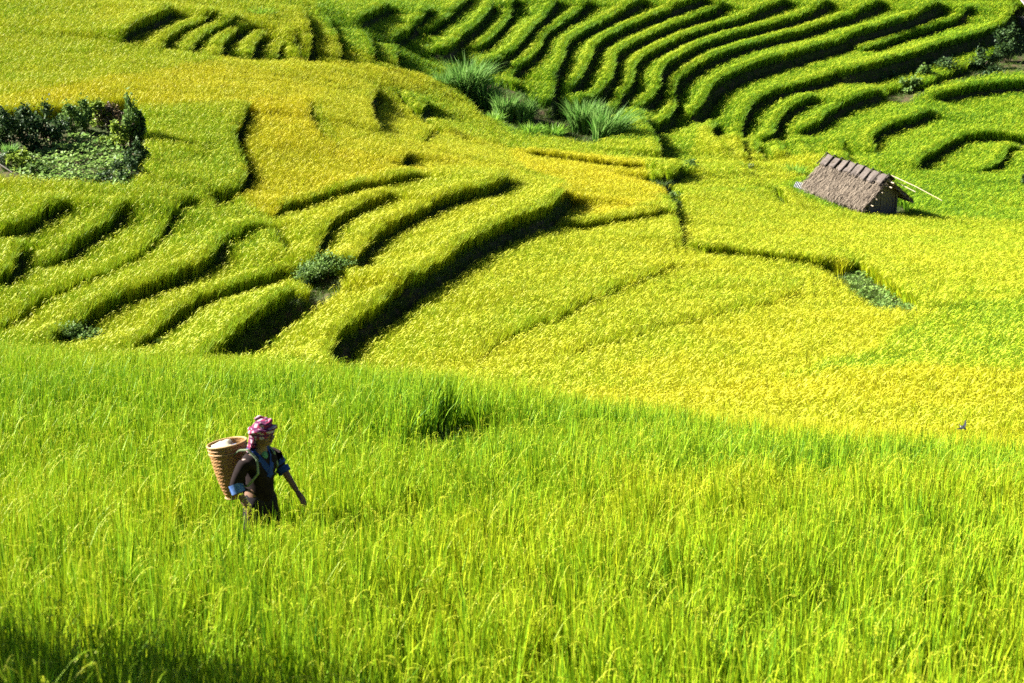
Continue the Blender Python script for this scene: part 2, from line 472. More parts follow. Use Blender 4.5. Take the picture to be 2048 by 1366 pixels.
n2 = N.new('ShaderNodeTexNoise'); n2.inputs['Scale'].default_value = 9; n2.inputs['Detail'].default_value = 6
L.new(tc.outputs['Object'], n2.inputs['Vector']); L.new(n2.outputs[0], bp.inputs['Height']); L.new(bp.outputs[0], p.inputs['Normal'])
L.new(p.outputs[0], out.inputs[0])
SOIL = m
me = bpy.data.meshes.new('terraced_hillside')
co = np.stack([GX, GY, GROUND], -1).reshape(-1, 3).astype(np.float32)
jj, ii = np.meshgrid(np.arange(ny - 1), np.arange(nx - 1), indexing='ij')
q = (jj * nx + ii).ravel()
quads = np.stack([q, q + 1, q + nx + 1, q + nx], -1).astype(np.int32)
me.vertices.add(len(co)); me.vertices.foreach_set('co', co.ravel())
me.loops.add(quads.size); me.loops.foreach_set('vertex_index', quads.ravel())
me.polygons.add(len(quads)); me.polygons.foreach_set('loop_start', np.arange(0, quads.size, 4, dtype=np.int32))
me.polygons.foreach_set('use_smooth', np.ones(len(quads), bool))
me.materials.append(SOIL)
me.update(calc_edges=True); me.validate()
tag(link(bpy.data.objects.new('terraced_hillside', me)), 'earth terraces and dark grassy banks under the rice fields', None, kind='structure')

# ------------------------------------------------------------------ rice plants
LEAF_G, LEAF_YG, LEAF_Y, LEAF_GOLD = (.070, .19, .012), (.225, .37, .010), (.345, .395, .012), (.55, .465, .012)
RICE_LEAF = leaf_mat('rice_leaf', LEAF_G, LEAF_YG, .20, .08, 'ripe', LEAF_GOLD, LEAF_Y)
RICE_EAR = leaf_mat('rice_ear', LEAF_YG, (.36, .40, .02), .20, .10, 'ripe', (.56, .465, .025), (.40, .41, .025), ripe_shift=.02)

def rice_mesh(name, blades, segs, width, ears, earw, grains, r, spread=.055, arch=0.0):
    b = MB()
    for k in range(blades):
        a = r.uniform(0, 2 * PI); rad = spread * math.sqrt(r.random())
        h = (r.uniform(.72, 1.0) if arch < .5 else r.uniform(.84, 1.0)) * .92; lean = r.uniform(.02, .17); curl = r.uniform(.0, .13) if r.random() < .85 else r.uniform(.15, .32)
        if r.random() < arch: curl = r.uniform(.16, .32); h = r.uniform(.88, 1.02) * .92
        da = a + r.uniform(-.6, .6)
        dx, dy = math.cos(da), math.sin(da)
        w = width * r.uniform(.7, 1.2)
        fa = r.uniform(0, PI)                              # blade faces any way
        sx, sy = math.cos(fa) * w / 2, math.sin(fa) * w / 2
        vs = []
        for i in range(segs + 1):
            t = i / segs
            o = lean * t * .55 + curl * t ** 3 * .75
            z = h * (t - curl * .35 * t ** 3.2)
            ww = 1.0 if t < .55 else max(.06, 1 - (t - .55) / .47)
            cx, cy = rad * math.cos(a) + dx * o, rad * math.sin(a) + dy * o
            vs += [(cx - sx * ww, cy - sy * ww, z), (cx + sx * ww, cy + sy * ww, z)]
        b.add(vs, [(2*i, 2*i+1, 2*i+3, 2*i+2) for i in range(segs)], 0)
    for k in range(ears):
        a = r.uniform(0, 2 * PI); da = a + r.uniform(-.8, .8)
        dx, dy = math.cos(da), math.sin(da); h = r.uniform(.74, .90); rad = .06 * r.random()
        L_ = r.uniform(.13, .21)
        pts = []
        for i in range(6):
            t = i / 5
            o = .05 + L_ * (.9 * t + .1 * t * t); z = h + .05 * t - .17 * t * t * r.uniform(.9, 1.1)
            pts.append(Vector((rad * math.cos(a) + dx * o, rad * math.sin(a) + dy * o, z)))
        side = Vector((-dy, dx, 0))
        if grains == 0:
            vs = []
            for i, q_ in enumerate(pts[::2] + [pts[-1]]):
                ww = earw * (.35, 1, .9, .2)[i] / 2
                vs += [q_ - side * ww, q_ + side * ww - Vector((0, 0, earw * .4))]
            b.add(vs, [(2*i, 2*i+1, 2*i+3, 2*i+2) for i in range(3)], 1)
        else:
            base = Vector((rad * math.cos(a), rad * math.sin(a), h - .25))
            st = [base] + pts
            vs = []
            for q_ in st: vs += [q_ - side * .0018, q_ + side * .0018]
            b.add(vs, [(2*i, 2*i+1, 2*i+3, 2*i+2) for i in range(len(st) - 1)], 1)
            for g in range(grains):
                t = r.uniform(.05, 1) * 4.999; i = int(t); q_ = pts[i].lerp(pts[i + 1], t - i)
                d = Vector((dx * .6, dy * .6, -.55)) + Vector((r.uniform(-.7, .7), r.uniform(-.7, .7), r.uniform(-.5, .3)))
                d.normalize(); d *= earw
                s2 = d.cross(Vector((r.uniform(-1, 1), r.uniform(-1, 1), .3))).normalized() * earw * .26
                q_ = q_ + Vector((r.uniform(-1, 1), r.uniform(-1, 1), r.uniform(-1, .4))) * .012
                b.add([q_, q_ + d * .5 + s2, q_ + d, q_ + d * .5 - s2], [(0, 1, 2, 3)], 1)
    return b.mesh(name, [RICE_LEAF, RICE_EAR])

def proto_collection(name, meshes):
    c = bpy.data.collections.new(name)                       # not linked to the scene: only scattered
    for k, me_ in enumerate(meshes):
        o = bpy.data.objects.new('%s.%03d' % (name, k), me_); c.objects.link(o)
    return c
r = random.Random(3)
RP = [rice_mesh('rice_plant', 35, 4, .0185, 2, .012, 18, r, .05, .0) for _ in range(6)]
RP += [rice_mesh('rice_plant', 22, 4, .0180, 2, .016, 8, r, .055, .2) for _ in range(5)]
RP += [rice_mesh('rice_plant', 22, 4, .022, 3, .018, 0, r, .08, .75) for _ in range(5)]
RICE = proto_collection('rice_plant', RP)

def scatter_object(name, P3, rot, scl, idx, coll, ripe=None):
    me = bpy.data.meshes.new(name)
    me.vertices.add(len(P3)); me.vertices.foreach_set('co', np.asarray(P3, np.float32).ravel())
    def attr(nm, ty, val, key='value'):
        a = me.attributes.new(nm, ty, 'POINT'); a.data.foreach_set(key, np.ascontiguousarray(val).ravel())
    attr('rot', 'FLOAT_VECTOR', rot.astype(np.float32), 'vector')
    attr('scl', 'FLOAT_VECTOR', scl.astype(np.float32), 'vector')
    attr('idx', 'INT', idx.astype(np.int32))
    attr('ripe', 'FLOAT', (np.zeros(len(P3)) if ripe is None else ripe).astype(np.float32))
    o = link(bpy.data.objects.new(name, me))
    ng = bpy.data.node_groups.new(name + '_scatter', 'GeometryNodeTree')
    ng.interface.new_socket('Geometry', in_out='INPUT', socket_type='NodeSocketGeometry')
    ng.interface.new_socket('Geometry', in_out='OUTPUT', socket_type='NodeSocketGeometry')
    N, L = ng.nodes, ng.links
    gi, go = N.new('NodeGroupInput'), N.new('NodeGroupOutput')
    ci = N.new('GeometryNodeCollectionInfo'); ci.inputs['Collection'].default_value = coll
    ci.inputs['Separate Children'].default_value = True; ci.inputs['Reset Children'].default_value = True
    ip = N.new('GeometryNodeInstanceOnPoints'); ip.inputs['Pick Instance'].default_value = True
    def na(nm, ty):
        n = N.new('GeometryNodeInputNamedAttribute'); n.data_type = ty; n.inputs['Name'].default_value = nm
        return [s for s in n.outputs if s.enabled and s.name == 'Attribute'][0]
    L.new(gi.outputs[0], ip.inputs['Points']); L.new(ci.outputs[0], ip.inputs['Instance'])
    L.new(na('idx', 'INT'), ip.inputs['Instance Index'])
    L.new(na('rot', 'FLOAT_VECTOR'), ip.inputs['Rotation']); L.new(na('scl', 'FLOAT_VECTOR'), ip.inputs['Scale'])
    L.new(ip.outputs[0], go.inputs[0])
    md = o.modifiers.new('scatter', 'NODES'); md.node_group = ng
    return o

def land_poly(pts, dense=25.0):
    P = []
    for i in range(len(pts)):
        a, b = np.array(pts[i], float), np.array(pts[(i + 1) % len(pts)], float)
        n = max(1, int(np.linalg.norm(b - a) / dense))
        for k in range(n): P.append(a + (b - a) * k / n)
    P = np.array(P)
    return hit(P[:, 0], P[:, 1], 0.0, 36.0)[:, :2]
def inside(poly, x, y):
    r_ = np.zeros(len(x), bool); n = len(poly)
    for i in range(n):
        (xa, ya), (xb, yb) = poly[i], poly[(i + 1) % n]
        if ya == yb: continue
        c = ((ya > y) != (yb > y)) & (x < (xb - xa) * (y - ya) / (yb - ya) + xa)
        r_ ^= c
    return r_

# (pixels of the outline, ripeness, label); later outlines win
PLOTS = [
 (None, .35, 'yellow green rice on the banded terraces left of the middle'),
 ([(-500,-300),(560,-300),(600,0),(640,110),(400,130),(200,155),(0,185),(-500,230)], .40, 'light green rice slope filling the upper left corner'),
 ([(350,-60),(640,-60),(700,100),(800,115),(640,108),(400,105),(230,85),(240,50)], .40, 'rice on the small stepped plots near the top left'),
 ([(-500,215),(0,183),(200,152),(350,128),(500,98),(640,105),(860,140),(875,185),(760,165),(620,195),(497,195),(300,203),(0,208),(-500,225)], .60, 'orange tinged rice in the curving band across the upper left'),
 ([(600,-300),(2600,-300),(2600,420),(2048,430),(1800,420),(1370,360),(1350,320),(1180,275),(1030,272),(860,140),(800,118),(740,105),(640,60)], .15, 'dull green rice on the curved terraces of the far hillside'),
 ([(789,62),(835,52),(862,85),(890,150),(860,145),(806,116)], .10, 'fresh green rice on the small plot above the tall grass'),
 ([(1235,240),(1268,190),(1285,210),(1319,292),(1250,285)], .13, 'fresh green rice on the tongue shaped plot beside the gully'),
 ([(860,150),(1030,280),(1020,292),(890,255),(840,190)], .40, 'rice on the slope below the tall grass'),
 ([(1560,372),(1620,330),(1700,330),(1770,290),(1870,250),(2048,180),(2600,150),(2600,445),(2048,438),(1800,424),(1660,412)], .12, 'blue green rice right of the thatched hut'),
 ([(1365,362),(1400,240),(1500,290),(1650,305),(1620,335),(1550,372)], .40, 'yellow green rice on the plot left of the thatched hut'),
 ([(1365,375),(1550,372),(1660,412),(1800,424),(2048,438),(2600,445),(2600,592),(2048,592),(1930,602),(1850,602),(1750,540),(1690,511),(1485,487),(1368,470)], .43, 'olive gold rice in front of the thatched hut'),
 ([(620,190),(760,160),(870,250),(1000,285),(1040,300),(1030,345),(850,334),(700,300)], .55, 'yellowing rice on the ridge in the upper middle'),
 ([(497,188),(620,188),(632,249),(700,292),(800,318),(853,334),(700,366),(598,396),(533,430),(470,382),(494,330),(470,260)], .70, 'golden yellow ripe rice in the tapering plot at upper left'),
 ([(540,430),(600,397),(850,334),(1010,300),(1040,345),(1120,360),(1100,395),(1000,435),(850,520),(700,615),(655,690),(620,742),(490,712),(585,640),(705,545),(628,505),(577,504)], .49, 'yellow green rice on the curved strips above the long dark bank'),
 ([(1030,268),(1180,273),(1350,298),(1368,322),(1325,342),(1290,318),(1030,290)], .36, 'green rice on the narrow strip along the gully'),
 ([(1020,292),(1200,308),(1292,318),(1325,385),(1318,402),(1215,414),(1110,410),(1135,358),(1040,330)], .74, 'bright gold rice in the plot behind the long dark bank'),
 ([(640,745),(655,690),(700,615),(850,520),(1000,435),(1110,400),(1215,414),(1310,412),(1368,470),(1485,487),(1690,511),(1850,602),(1750,690),(1560,742),(1330,775),(900,765)], .44, 'yellow ripening rice in the broad middle plot'),
 ([(1690,511),(1850,602),(1750,690),(1560,742),(1330,775),(1250,740),(1450,640)], .53, 'deeper gold rice at the right end of the broad middle plot'),
 ([(1560,742),(1750,690),(1850,630),(1930,600),(2048,592),(2600,592),(2600,740),(1800,725)], .19, 'green rice wedge at the right of the middle slope'),
 ([(900,765),(1330,775),(1560,742),(1800,725),(2048,735),(2600,740),(2600,940),(2048,885),(1600,835),(1200,795),(1000,768)], .58, 'orange gold rice in the strip above the green foreground at right'),
 ([(-900,688),(0,690),(300,700),(500,712),(620,742),(860,765),(1000,768),(1200,795),(1600,835),(2048,885),(2900,950),(3300,2000),(-1300,2000)], .27, 'bright green rice filling the foreground'),
]
NO_RICE = [
 [(-400,215),(0,212),(110,205),(262,188),(292,240),(292,330),(255,366),(120,352),(0,345),(-400,340)],     # shrub pocket
 [(885,140),(930,110),(990,150),(1080,200),(1210,195),(1255,275),(1180,282),(1060,262),(960,225)],         # gully of tall grass
 [(1695,512),(1718,508),(1760,540),(1850,598),(1825,622),(1760,590),(1705,560)],                              # weedy strip
 [(1305,345),(1330,338),(1370,375),(1366,470),(1340,400)],                                                      # path
 [(1760,160),(1850,150),(2010,75),(2030,0),(2400,0),(2400,140),(2048,140),(1900,165),(1800,200)],            # overgrown bank
 [(410,372),(470,380),(465,402),(425,405)],
 [(1615,372),(1660,402),(1740,424),(1800,424),(1830,405),(1780,375),(1690,340),(1650,345)],                        # under the hut
 [(590,530),(640,525),(700,540),(700,560),(640,590),(600,560)],
]
NO_POLY = [land_poly(q_) for q_ in NO_RICE]

# hut and person stand here
HUT = at(1700, 418)
WOMAN = at(517, 985, 0.0)

def plant_points():
    out = []
    for d0, d1, s, k0, k1 in [(4.6, 17, .205, 0, 6), (17, 36, .205, 6, 11), (36, 62, .185, 11, 16), (62, 96, .21, 11, 16), (96, 188, .25, 11, 16)]:
        xw = .335 * d1 + 2.5
        xs = np.arange(-xw, xw, s); ys = np.arange(max(3.2, d0 * .8), min(d1 * 1.15, 194), s)
        X, Y = np.meshgrid(xs, ys); X = X.ravel(); Y = Y.ravel()
        X = X + rng.uniform(-.45, .45, len(X)) * s; Y = Y + rng.uniform(-.45, .45, len(Y)) * s
        Zc = bilin(BASE, X, Y)
        D = Y * cp - (Zc - CAMZ) * sp
        k = (D >= d0) & (D < d1) & (np.abs(X) < .335 * D + 2.5) & (X > X0 + .5) & (X < X1 - .5)
        X, Y, D = X[k], Y[k], D[k]
        out.append(np.stack([X, Y, D, rng.integers(k0, k1, len(X)), np.full(len(X), s)], -1))
    return np.concatenate(out)
PT = plant_points()
# a close planted row along every terrace lip
edge = []
for wp, step, reach, bank in LIP_WORLD:
    seg = wp[1:] - wp[:-1]; ln = np.linalg.norm(seg, axis=1); cum = np.concatenate([[0], np.cumsum(ln)])
    n_ = int(cum[-1] / .065)
    if n_ < 4 or bank < .26 or wp[:, 1].mean() < 34: continue
    u = rng.uniform(0, cum[-1], n_); k_ = np.clip(np.searchsorted(cum, u) - 1, 0, len(seg) - 1)
    d_ = seg[k_] / ln[k_][:, None]; o_ = rng.uniform(.14, .55, n_)
    X_ = wp[k_, 0] + d_[:, 0] * (u - cum[k_]) - d_[:, 1] * o_; Y_ = wp[k_, 1] + d_[:, 1] * (u - cum[k_]) + d_[:, 0] * o_
    D_ = Y_ * cp - (bilin(BASE, X_, Y_) - CAMZ) * sp
    edge.append(np.stack([X_, Y_, D_, np.where(D_ < 36, rng.integers(6, 11, n_), rng.integers(11, 16, n_)), np.full(n_, .065)], -1))
PT = np.concatenate([PT] + edge)
PT = PT[(np.abs(PT[:, 0]) < .335 * PT[:, 2] + 2.5) & (PT[:, 0] > X0 + .5) & (PT[:, 0] < X1 - .5) & (PT[:, 1] < 194)]
gap = bilin(GAP, PT[:, 0], PT[:, 1])
keep = gap + 0.25 * (rng.random(len(PT)) - .5) < 0.62
for q_ in NO_POLY: keep &= ~inside(q_, PT[:, 0], PT[:, 1])
wd_ = np.hypot(PT[:, 0] - WOMAN.x, PT[:, 1] - WOMAN.y + .12)
keep &= (wd_ > .20) & ((wd_ > .62) | (PT[:, 1] > WOMAN.y + .1) | (rng.random(len(PT)) < .5))   # stems pushed aside
keep &= lattice_noise(PT[:, 0], PT[:, 1], .7, 15) + .35 * lattice_noise(PT[:, 0], PT[:, 1], 4.0, 16) > .13   # thin spots
PT = PT[keep]
PX, PY, PD = PT[:, 0], PT[:, 1], PT[:, 2]
zone = np.zeros(len(PT), int); ripe = np.full(len(PT), PLOTS[0][1])
jx = PX + .5 * (lattice_noise(PX, PY, 1.1, 11) - .5); jy = PY + .5 * (lattice_noise(PX, PY, 1.1, 12) - .5)
for k, (outline, rv, lab) in enumerate(PLOTS):
    if outline is None: continue
    m_ = inside(land_poly(outline, 40.0), jx, jy)
    zone[m_] = k; ripe[m_] = rv
fg_ = PD < np.interp(PX, [-1, 4], [30.5, 22.2]) + 2.6 * (lattice_noise(PX, PY, 1.5, 9) - .5)
zone[fg_] = len(PLOTS) - 1; ripe[fg_] = PLOTS[-1][1]
lost = ~fg_ & (PD < 40) | ~fg_ & (zone == len(PLOTS) - 1)
zone[lost] = np.where(PX[lost] > -4.0, len(PLOTS) - 2, 0); ripe[lost] = np.where(PX[lost] > -4.0, PLOTS[-2][1], .36)
# fresher stand along the brow of the near field on the right, riper band in front of it
fr_ = fg_ & (PX > -2)
ripe[fr_ & (PD > 17.6) & (PD < 24)] -= .10
ripe[fr_ & (PD > 15.4) & (PD <= 17.6) & (PX > 1)] += .09
ripe[fg_ & (PX <= -2) & (PD > 21)] -= .05
ripe = ripe + .15 * (lattice_noise(PX, PY, 6.0, 1) - .5) + .14 * (lattice_noise(PX, PY, 1.6, 2) - .5) + rng.normal(0, .055, len(PT))
ripe = np.clip(ripe, .02, .98)
pz = bilin(GROUND, PX, PY) - .02
nr_ = np.where(PD < 34, 1.0, .6)                                   # the near field is more uneven to the eye
hs = 1.0 + nr_ * (.20 * (lattice_noise(PX, PY, 2.4, 4) - .5) + .24 * (lattice_noise(PX, PY, .6, 6) - .5) + rng.normal(0, .06, len(PT)))
hs = np.where((np.hypot(PX - WOMAN.x, PY - WOMAN.y + .5) < .9), hs * .84, hs)              # trodden where the woman wades
spc = PT[:, 4]
wide = np.where(PD < 62, 1.0, np.where(PD < 96, 1.1, 1.3))
rot = np.stack([rng.normal(0, .07, len(PT)), rng.normal(.05, .07, len(PT)), rng.uniform(0, 2 * PI, len(PT))], -1)
# tilt is applied before the turn, so give it a random direction
scl = np.stack([wide, wide, hs], -1)
for k, (outline, rv, lab) in enumerate(PLOTS):
    m_ = zone == k
    if not m_.any(): continue
    o = scatter_object('rice_field', np.stack([PX[m_], PY[m_], pz[m_]], -1), rot[m_], scl[m_], PT[m_, 3], RICE, ripe[m_])
    tag(o, lab, 'rice field', 'rice fields of the valley', 'stuff')

# short grass on the banks between the terraces
BANK_LEAF = leaf_mat('bank_grass_leaf', (.035, .085, .012), (.11, .17, .02), .35, .2)
def tuft_mesh(name, n, h, w, spread, r, segs=3, droop=.5):
    b = MB()
    for k in range(n):
        a = r.uniform(0, 2 * PI); rad = spread * math.sqrt(r.random()); hh = h * r.uniform(.5, 1.1)
        fa = r.uniform(0, PI); ww = w * r.uniform(.6, 1.2)
        dr = droop * r.uniform(.3, 1.2); dx, dy = math.cos(a), math.sin(a); vs = []
        for i in range(segs + 1):
            t = i / segs; tw = (1 - t) ** .6 if i < segs else .05
            o = rad + hh * (.25 * t + dr * t * t); z = hh * (t - .45 * dr * t * t)
            sx, sy = math.cos(fa) * ww / 2 * tw, math.sin(fa) * ww / 2 * tw
            vs += [(dx * o - sx, dy * o - sy, z), (dx * o + sx, dy * o + sy, z)]
        b.add(vs, [(2*i, 2*i+1, 2*i+3, 2*i+2) for i in range(segs)])
    return b
r = random.Random(5)
BANK = proto_collection('bank_grass_tuft', [tuft_mesh('bank_grass_tuft', 14, .34, .022, .10, r).mesh('bank_grass_tuft', BANK_LEAF) for _ in range(4)])
bx_, by_ = [], []
jj_, ii_ = np.nonzero(GAP > .55)
for rep in range(2):
    bx_.append(X0 + (ii_ + rng.uniform(-.5, .5, len(ii_))) * RES); by_.append(Y0 + (jj_ + rng.uniform(-.5, .5, len(jj_))) * RES)
for kp, per in ((1, 14), (2, 10), (3, 16), (4, 9), (5, 14), (6, 14), (7, 14), (0, 2.5)):
    q_ = NO_POLY[kp] if kp < len(NO_POLY) else None
    if q_ is None: continue
    (xa, ya), (xb, yb) = q_.min(0), q_.max(0)
    n_ = int((xb - xa) * (yb - ya) * per)
    x_, y_ = rng.uniform(xa, xb, n_), rng.uniform(ya, yb, n_); m_ = inside(q_, x_, y_)
    bx_.append(x_[m_]); by_.append(y_[m_])
bx_, by_ = np.concatenate(bx_), np.concatenate(by_)
bd = by_ * cp - (bilin(BASE, bx_, by_) - CAMZ) * sp
k_ = (np.abs(bx_) < .335 * bd + 2.5)
bx_, by_ = bx_[k_], by_[k_]
n_ = len(bx_)
s_ = rng.uniform(.5, 1.15, n_)
o = scatter_object('bank_grass', np.stack([bx_, by_, bilin(GROUND, bx_, by_) - .02], -1),
    np.stack([rng.normal(0, .2, n_), rng.normal(0, .2, n_), rng.uniform(0, 6.28, n_)], -1), np.stack([s_, s_, s_], -1), rng.integers(0, 4, n_), BANK)
tag(o, 'short dark grass on the banks between the rice terraces', 'grass', kind='stuff')
print('PLANTS', len(PT), 'BANK', n_)

# ------------------------------------------------------------------ thatched hut
THATCH = simple_mat('old_thatch', (.09, .07, .052), (.19, .15, .11), 26, .95, .5, stretch=(6, 1, 1), spec=.1)
def straw_mat(name, a, b):
    m, nt, N, L = new_mat(name)
    out = N.new('ShaderNodeOutputMaterial'); p = N.new('ShaderNodeBsdfPrincipled'); g = N.new('ShaderNodeNewGeometry')
    rp = N.new('ShaderNodeValToRGB'); rp.color_ramp.elements[0].color = (*a, 1); rp.color_ramp.elements[1].color = (*b, 1)
    L.new(g.outputs['Random Per Island'], rp.inputs[0]); L.new(rp.outputs[0], p.inputs['Base Color'])
    p.inputs['Roughness'].default_value = .85; p.inputs['Specular IOR Level'].default_value = .15
    L.new(p.outputs[0], out.inputs[0]); return m
STRAW = straw_mat('roof_straw', (.035, .025, .018), (.20, .16, .12))
CAPM = simple_mat('ridge_bark', (.065, .053, .046), (.135, .11, .096), 9, .85, .3, stretch=(1, 5, 1), spec=.15)
DARKW = simple_mat('dark_wood', (.018, .013, .012), (.05, .038, .03), 12, .85, .3)
PLANK = simple_mat('weathered_plank', (.07, .062, .054), (.19, .165, .14), 7, .85, .4, stretch=(9, 9, .8), spec=.15)
PALEW = simple_mat('bare_pole', (.26, .20, .13), (.44, .36, .25), 10, .7, .2)

A_far, A_near = Vector(ray_point(1653, 311, 97.4)), Vector(ray_point(1778, 355, 93.4))
mid_ = (A_far + A_near) / 2
ax = A_near - A_far; L_ridge = math.hypot(ax.x, ax.y); drop = ax.z / L_ridge
hz = ground_z(mid_.x, mid_.y)
hut = empty('thatched_hut', (mid_.x, mid_.y, hz), math.atan2(ax.y, ax.x))
tag(hut, 'small thatched field hut with plank gable standing alone among the rice', 'hut')
ZR = mid_.z - hz                                                  # ridge height at the middle
print('HUT ridge height', round(ZR, 2), 'length', round(L_ridge, 2), 'drop', round(drop, 3))
HL = L_ridge / 2
def rz(x): return ZR + drop * x
# local +x along the ridge towards the gable we see, -y = the lit side (to the lower left)
rr = random.Random(11)
def roof_plane(name, sgn, w, h, x0, x1):
    """one slope of the roof: a sagging slab with straw laid down it"""
    b = MB(); nu, nv = 22, 10; top, bot = [], []
    for j in range(nv + 1):
        t = j / nv; r1, r2 = [], []
        for i in range(nu + 1):
            x = x0 + (x1 - x0) * i / nu
            rag = (rr.uniform(-.05, .09) if j == nv else 0)
            sag = -.06 * math.sin(t * PI) + rr.uniform(-.022, .022)
            y = sgn * (w * t + rag); z = rz(x) - h * t - rag * h / w + sag
            r1.append((x, y, z)); r2.append((x, y * .99, z - .17))
        top.append(r1); bot.append(r2)
    b.rings(top, close=False); b.rings(bot, close=False)
    b.rings([top[-1], bot[-1]], close=False); b.rings([[q[0] for q in top], [q[0] for q in bot]], close=False); b.rings([[q[-1] for q in top], [q[-1] for q in bot]], close=False)
    sl = b.build(name, THATCH, hut)
    s = MB(); wl = math.hypot(w, h)
    for k in range(2000):
        t0 = rr.uniform(.06, .99); ln = rr.uniform(.18, .5); x = rr.uniform(x0 - .05, x1 + .05)
        tilt = rr.gauss(0, .14) if rr.random() < .85 else rr.gauss(0, .9)
        wd = rr.uniform(.014, .04); lift = rr.uniform(.01, .11)
        pts = []
        for q in (0, 1):
            t = t0 + q * ln * math.cos(tilt) / wl; t = min(t, 1.12)
            xx = x + q * ln * math.sin(tilt)
            pts.append(Vector((xx, sgn * w * t, rz(xx) - h * t - .06 * math.sin(min(t, 1) * PI) + lift * (1 if q == 0 else .9))))
        d = Vector((wd / 2, 0, 0))
        s.add([pts[0] - d, pts[0] + d, pts[1] + d * .4, pts[1] - d * .4], [(0, 1, 2, 3)])
    # ragged fringe along the eave and the gable verge
    for k in range(420):
        x = rr.uniform(x0, x1); ln = rr.uniform(.10, .5); wd = rr.uniform(.015, .04)
        p0 = Vector((x, sgn * w * .97, rz(x) - h * .97 + .01)); p1 = p0 + Vector((rr.gauss(0, .05), sgn * ln * .55, -ln * .85))
        d = Vector((wd / 2, 0, 0)); s.add([p0 - d, p0 + d, p1 + d * .3, p1 - d * .3], [(0, 1, 2, 3)])
    for k in range(160):
        t = rr.uniform(.15, 1); ln = rr.uniform(.08, .28); x = x1 - .03
        p0 = Vector((x, sgn * w * t, rz(x) - h * t - rr.uniform(0, .14))); p1 = p0 + Vector((ln * .5, sgn * ln * .3, -ln * .6))
        d = Vector((0, .015, .01)); s.add([p0 - d, p0 + d, p1 + d * .3, p1 - d * .3], [(0, 1, 2, 3)])
    st = s.build('straw', STRAW, sl); tag(st, kind='stuff')
    return sl
roof_plane('thatch', -1, 1.74, 1.5, -HL, HL)
far_pl = roof_plane('thatch', 1, 1.9, 1.45, -HL, HL)
# ridge cap: bark panels between dark slats
for k in range(8):
    x0 = -HL + 2 * HL * k / 8 + .05; x1 = -HL + 2 * HL * (k + 1) / 8 - .03
    b = MB(); rows = []
    for y, dz in ((-.50, -.40), (-.25, -.16), (0, .07), (.25, -.10), (.45, -.27)):
        rows.append([(x, y * rr.uniform(.8, 1.15), rz(x) + dz + .05 + rr.uniform(-.05, .05)) for x in (x0, (x0 + x1) / 2, x1)])
    b.rings(rows, close=False); b.rings([[(p[0], p[1], p[2] - .05) for p in r_] for r_ in rows][::-1], close=False)
    b.build('ridge_panel', CAPM, hut)
for k in range(9):
    x = -HL + .03 + (2 * HL - .06) * k / 8; sk = .10
    b = MB()
    b.tube([(x - sk, -.62, rz(x) - .42), (x - sk * .4, -.3, rz(x) - .10), (x, 0, rz(x) + .19)], [.04, .04, .035], 6)
    b.tube([(x, -.03, rz(x) + .19), (x, .3, rz(x) - .03), (x, .5, rz(x) - .2)], [.045, .045, .035], 6)
    b.build('ridge_slat', DARKW, hut)
# walls: gable of vertical planks, low side wall, posts
GX_ = HL - .42; WY = 1.02
npl = 9
for k in range(npl):
    y0 = -WY + 2 * WY * k / npl; y = y0 + WY / npl
    roofz = rz(GX_) - (1.46 / 1.66 if y < 0 else 1.42 / 1.85) * abs(y) - .2
    b = MB(); hgt = roofz + .4
    b.box((GX_ + rr.uniform(-.015, .015), y, -.4 + hgt / 2), (.035, 2 * WY / npl - rr.uniform(.012, .035), hgt))
    b.build('plank', PLANK, hut)
for sgn, nm in ((-1, 12), (1, 12)):
    for k in range(nm):
        x0 = -HL + 1.55; x = x0 + (GX_ - x0) * (k + .5) / nm
        b = MB(); hgt = rz(x) - 1.2 + .4
        b.box((x, sgn * WY, -.4 + hgt / 2), ((GX_ - x0) / nm - .02, .035, hgt)); b.build('plank', PLANK, hut)
b = MB(); x0 = -HL + 1.55
b.box((x0, 0, .7), (.04, 2 * WY - .06, 2.2)); b.build('end_wall', PLANK, hut)
for x in (-HL + .25, -HL + 1.0):
    b = MB(); b.tube([(x, -WY - .1, -.5), (x, -WY - .1, rz(x) - 1.15)], .075, 8); b.build('post', PALEW, hut)
    b = MB(); b.tube([(x, WY + .1, -.5), (x, WY + .1, rz(x) - 1.0)], .065, 8); b.build('post', PALEW, hut)
for y in (-WY - .02, WY + .02):
    b = MB(); b.tube([(GX_ + .06, y, -.5), (GX_ + .06, y, rz(GX_) - 1.0)], .07, 8); b.build('post', PLANK, hut)
for sgn, w, h in ((-1, 1.74, 1.5), (1, 1.9, 1.45)):
    for t in (.14, .34, .56, .76, .93):
        y = sgn * w * t; z0 = rz(HL) - h * t - .23
        e = rr.uniform(.12, .32)
        b = MB(); b.tube([(-HL + .1, y, rz(-HL + .1) - h * t - .23), (HL + e, y, z0 + drop * e)], .035, 6); b.build('purlin', PALEW, hut)
for y, zz in ((0, -.02), (-.13, -.26)):
    b = MB(); b.tube([(HL - .5, y, rz(HL - .5) + zz - .2), (HL + .42, y, rz(HL + .42) + zz - .2)], .04, 6); b.build('pole_end', PALEW, hut)
b = MB(); b.box((-HL + .75, 0, .30), (1.5, 2.0, .08)); b.build('platform', PLANK, hut)
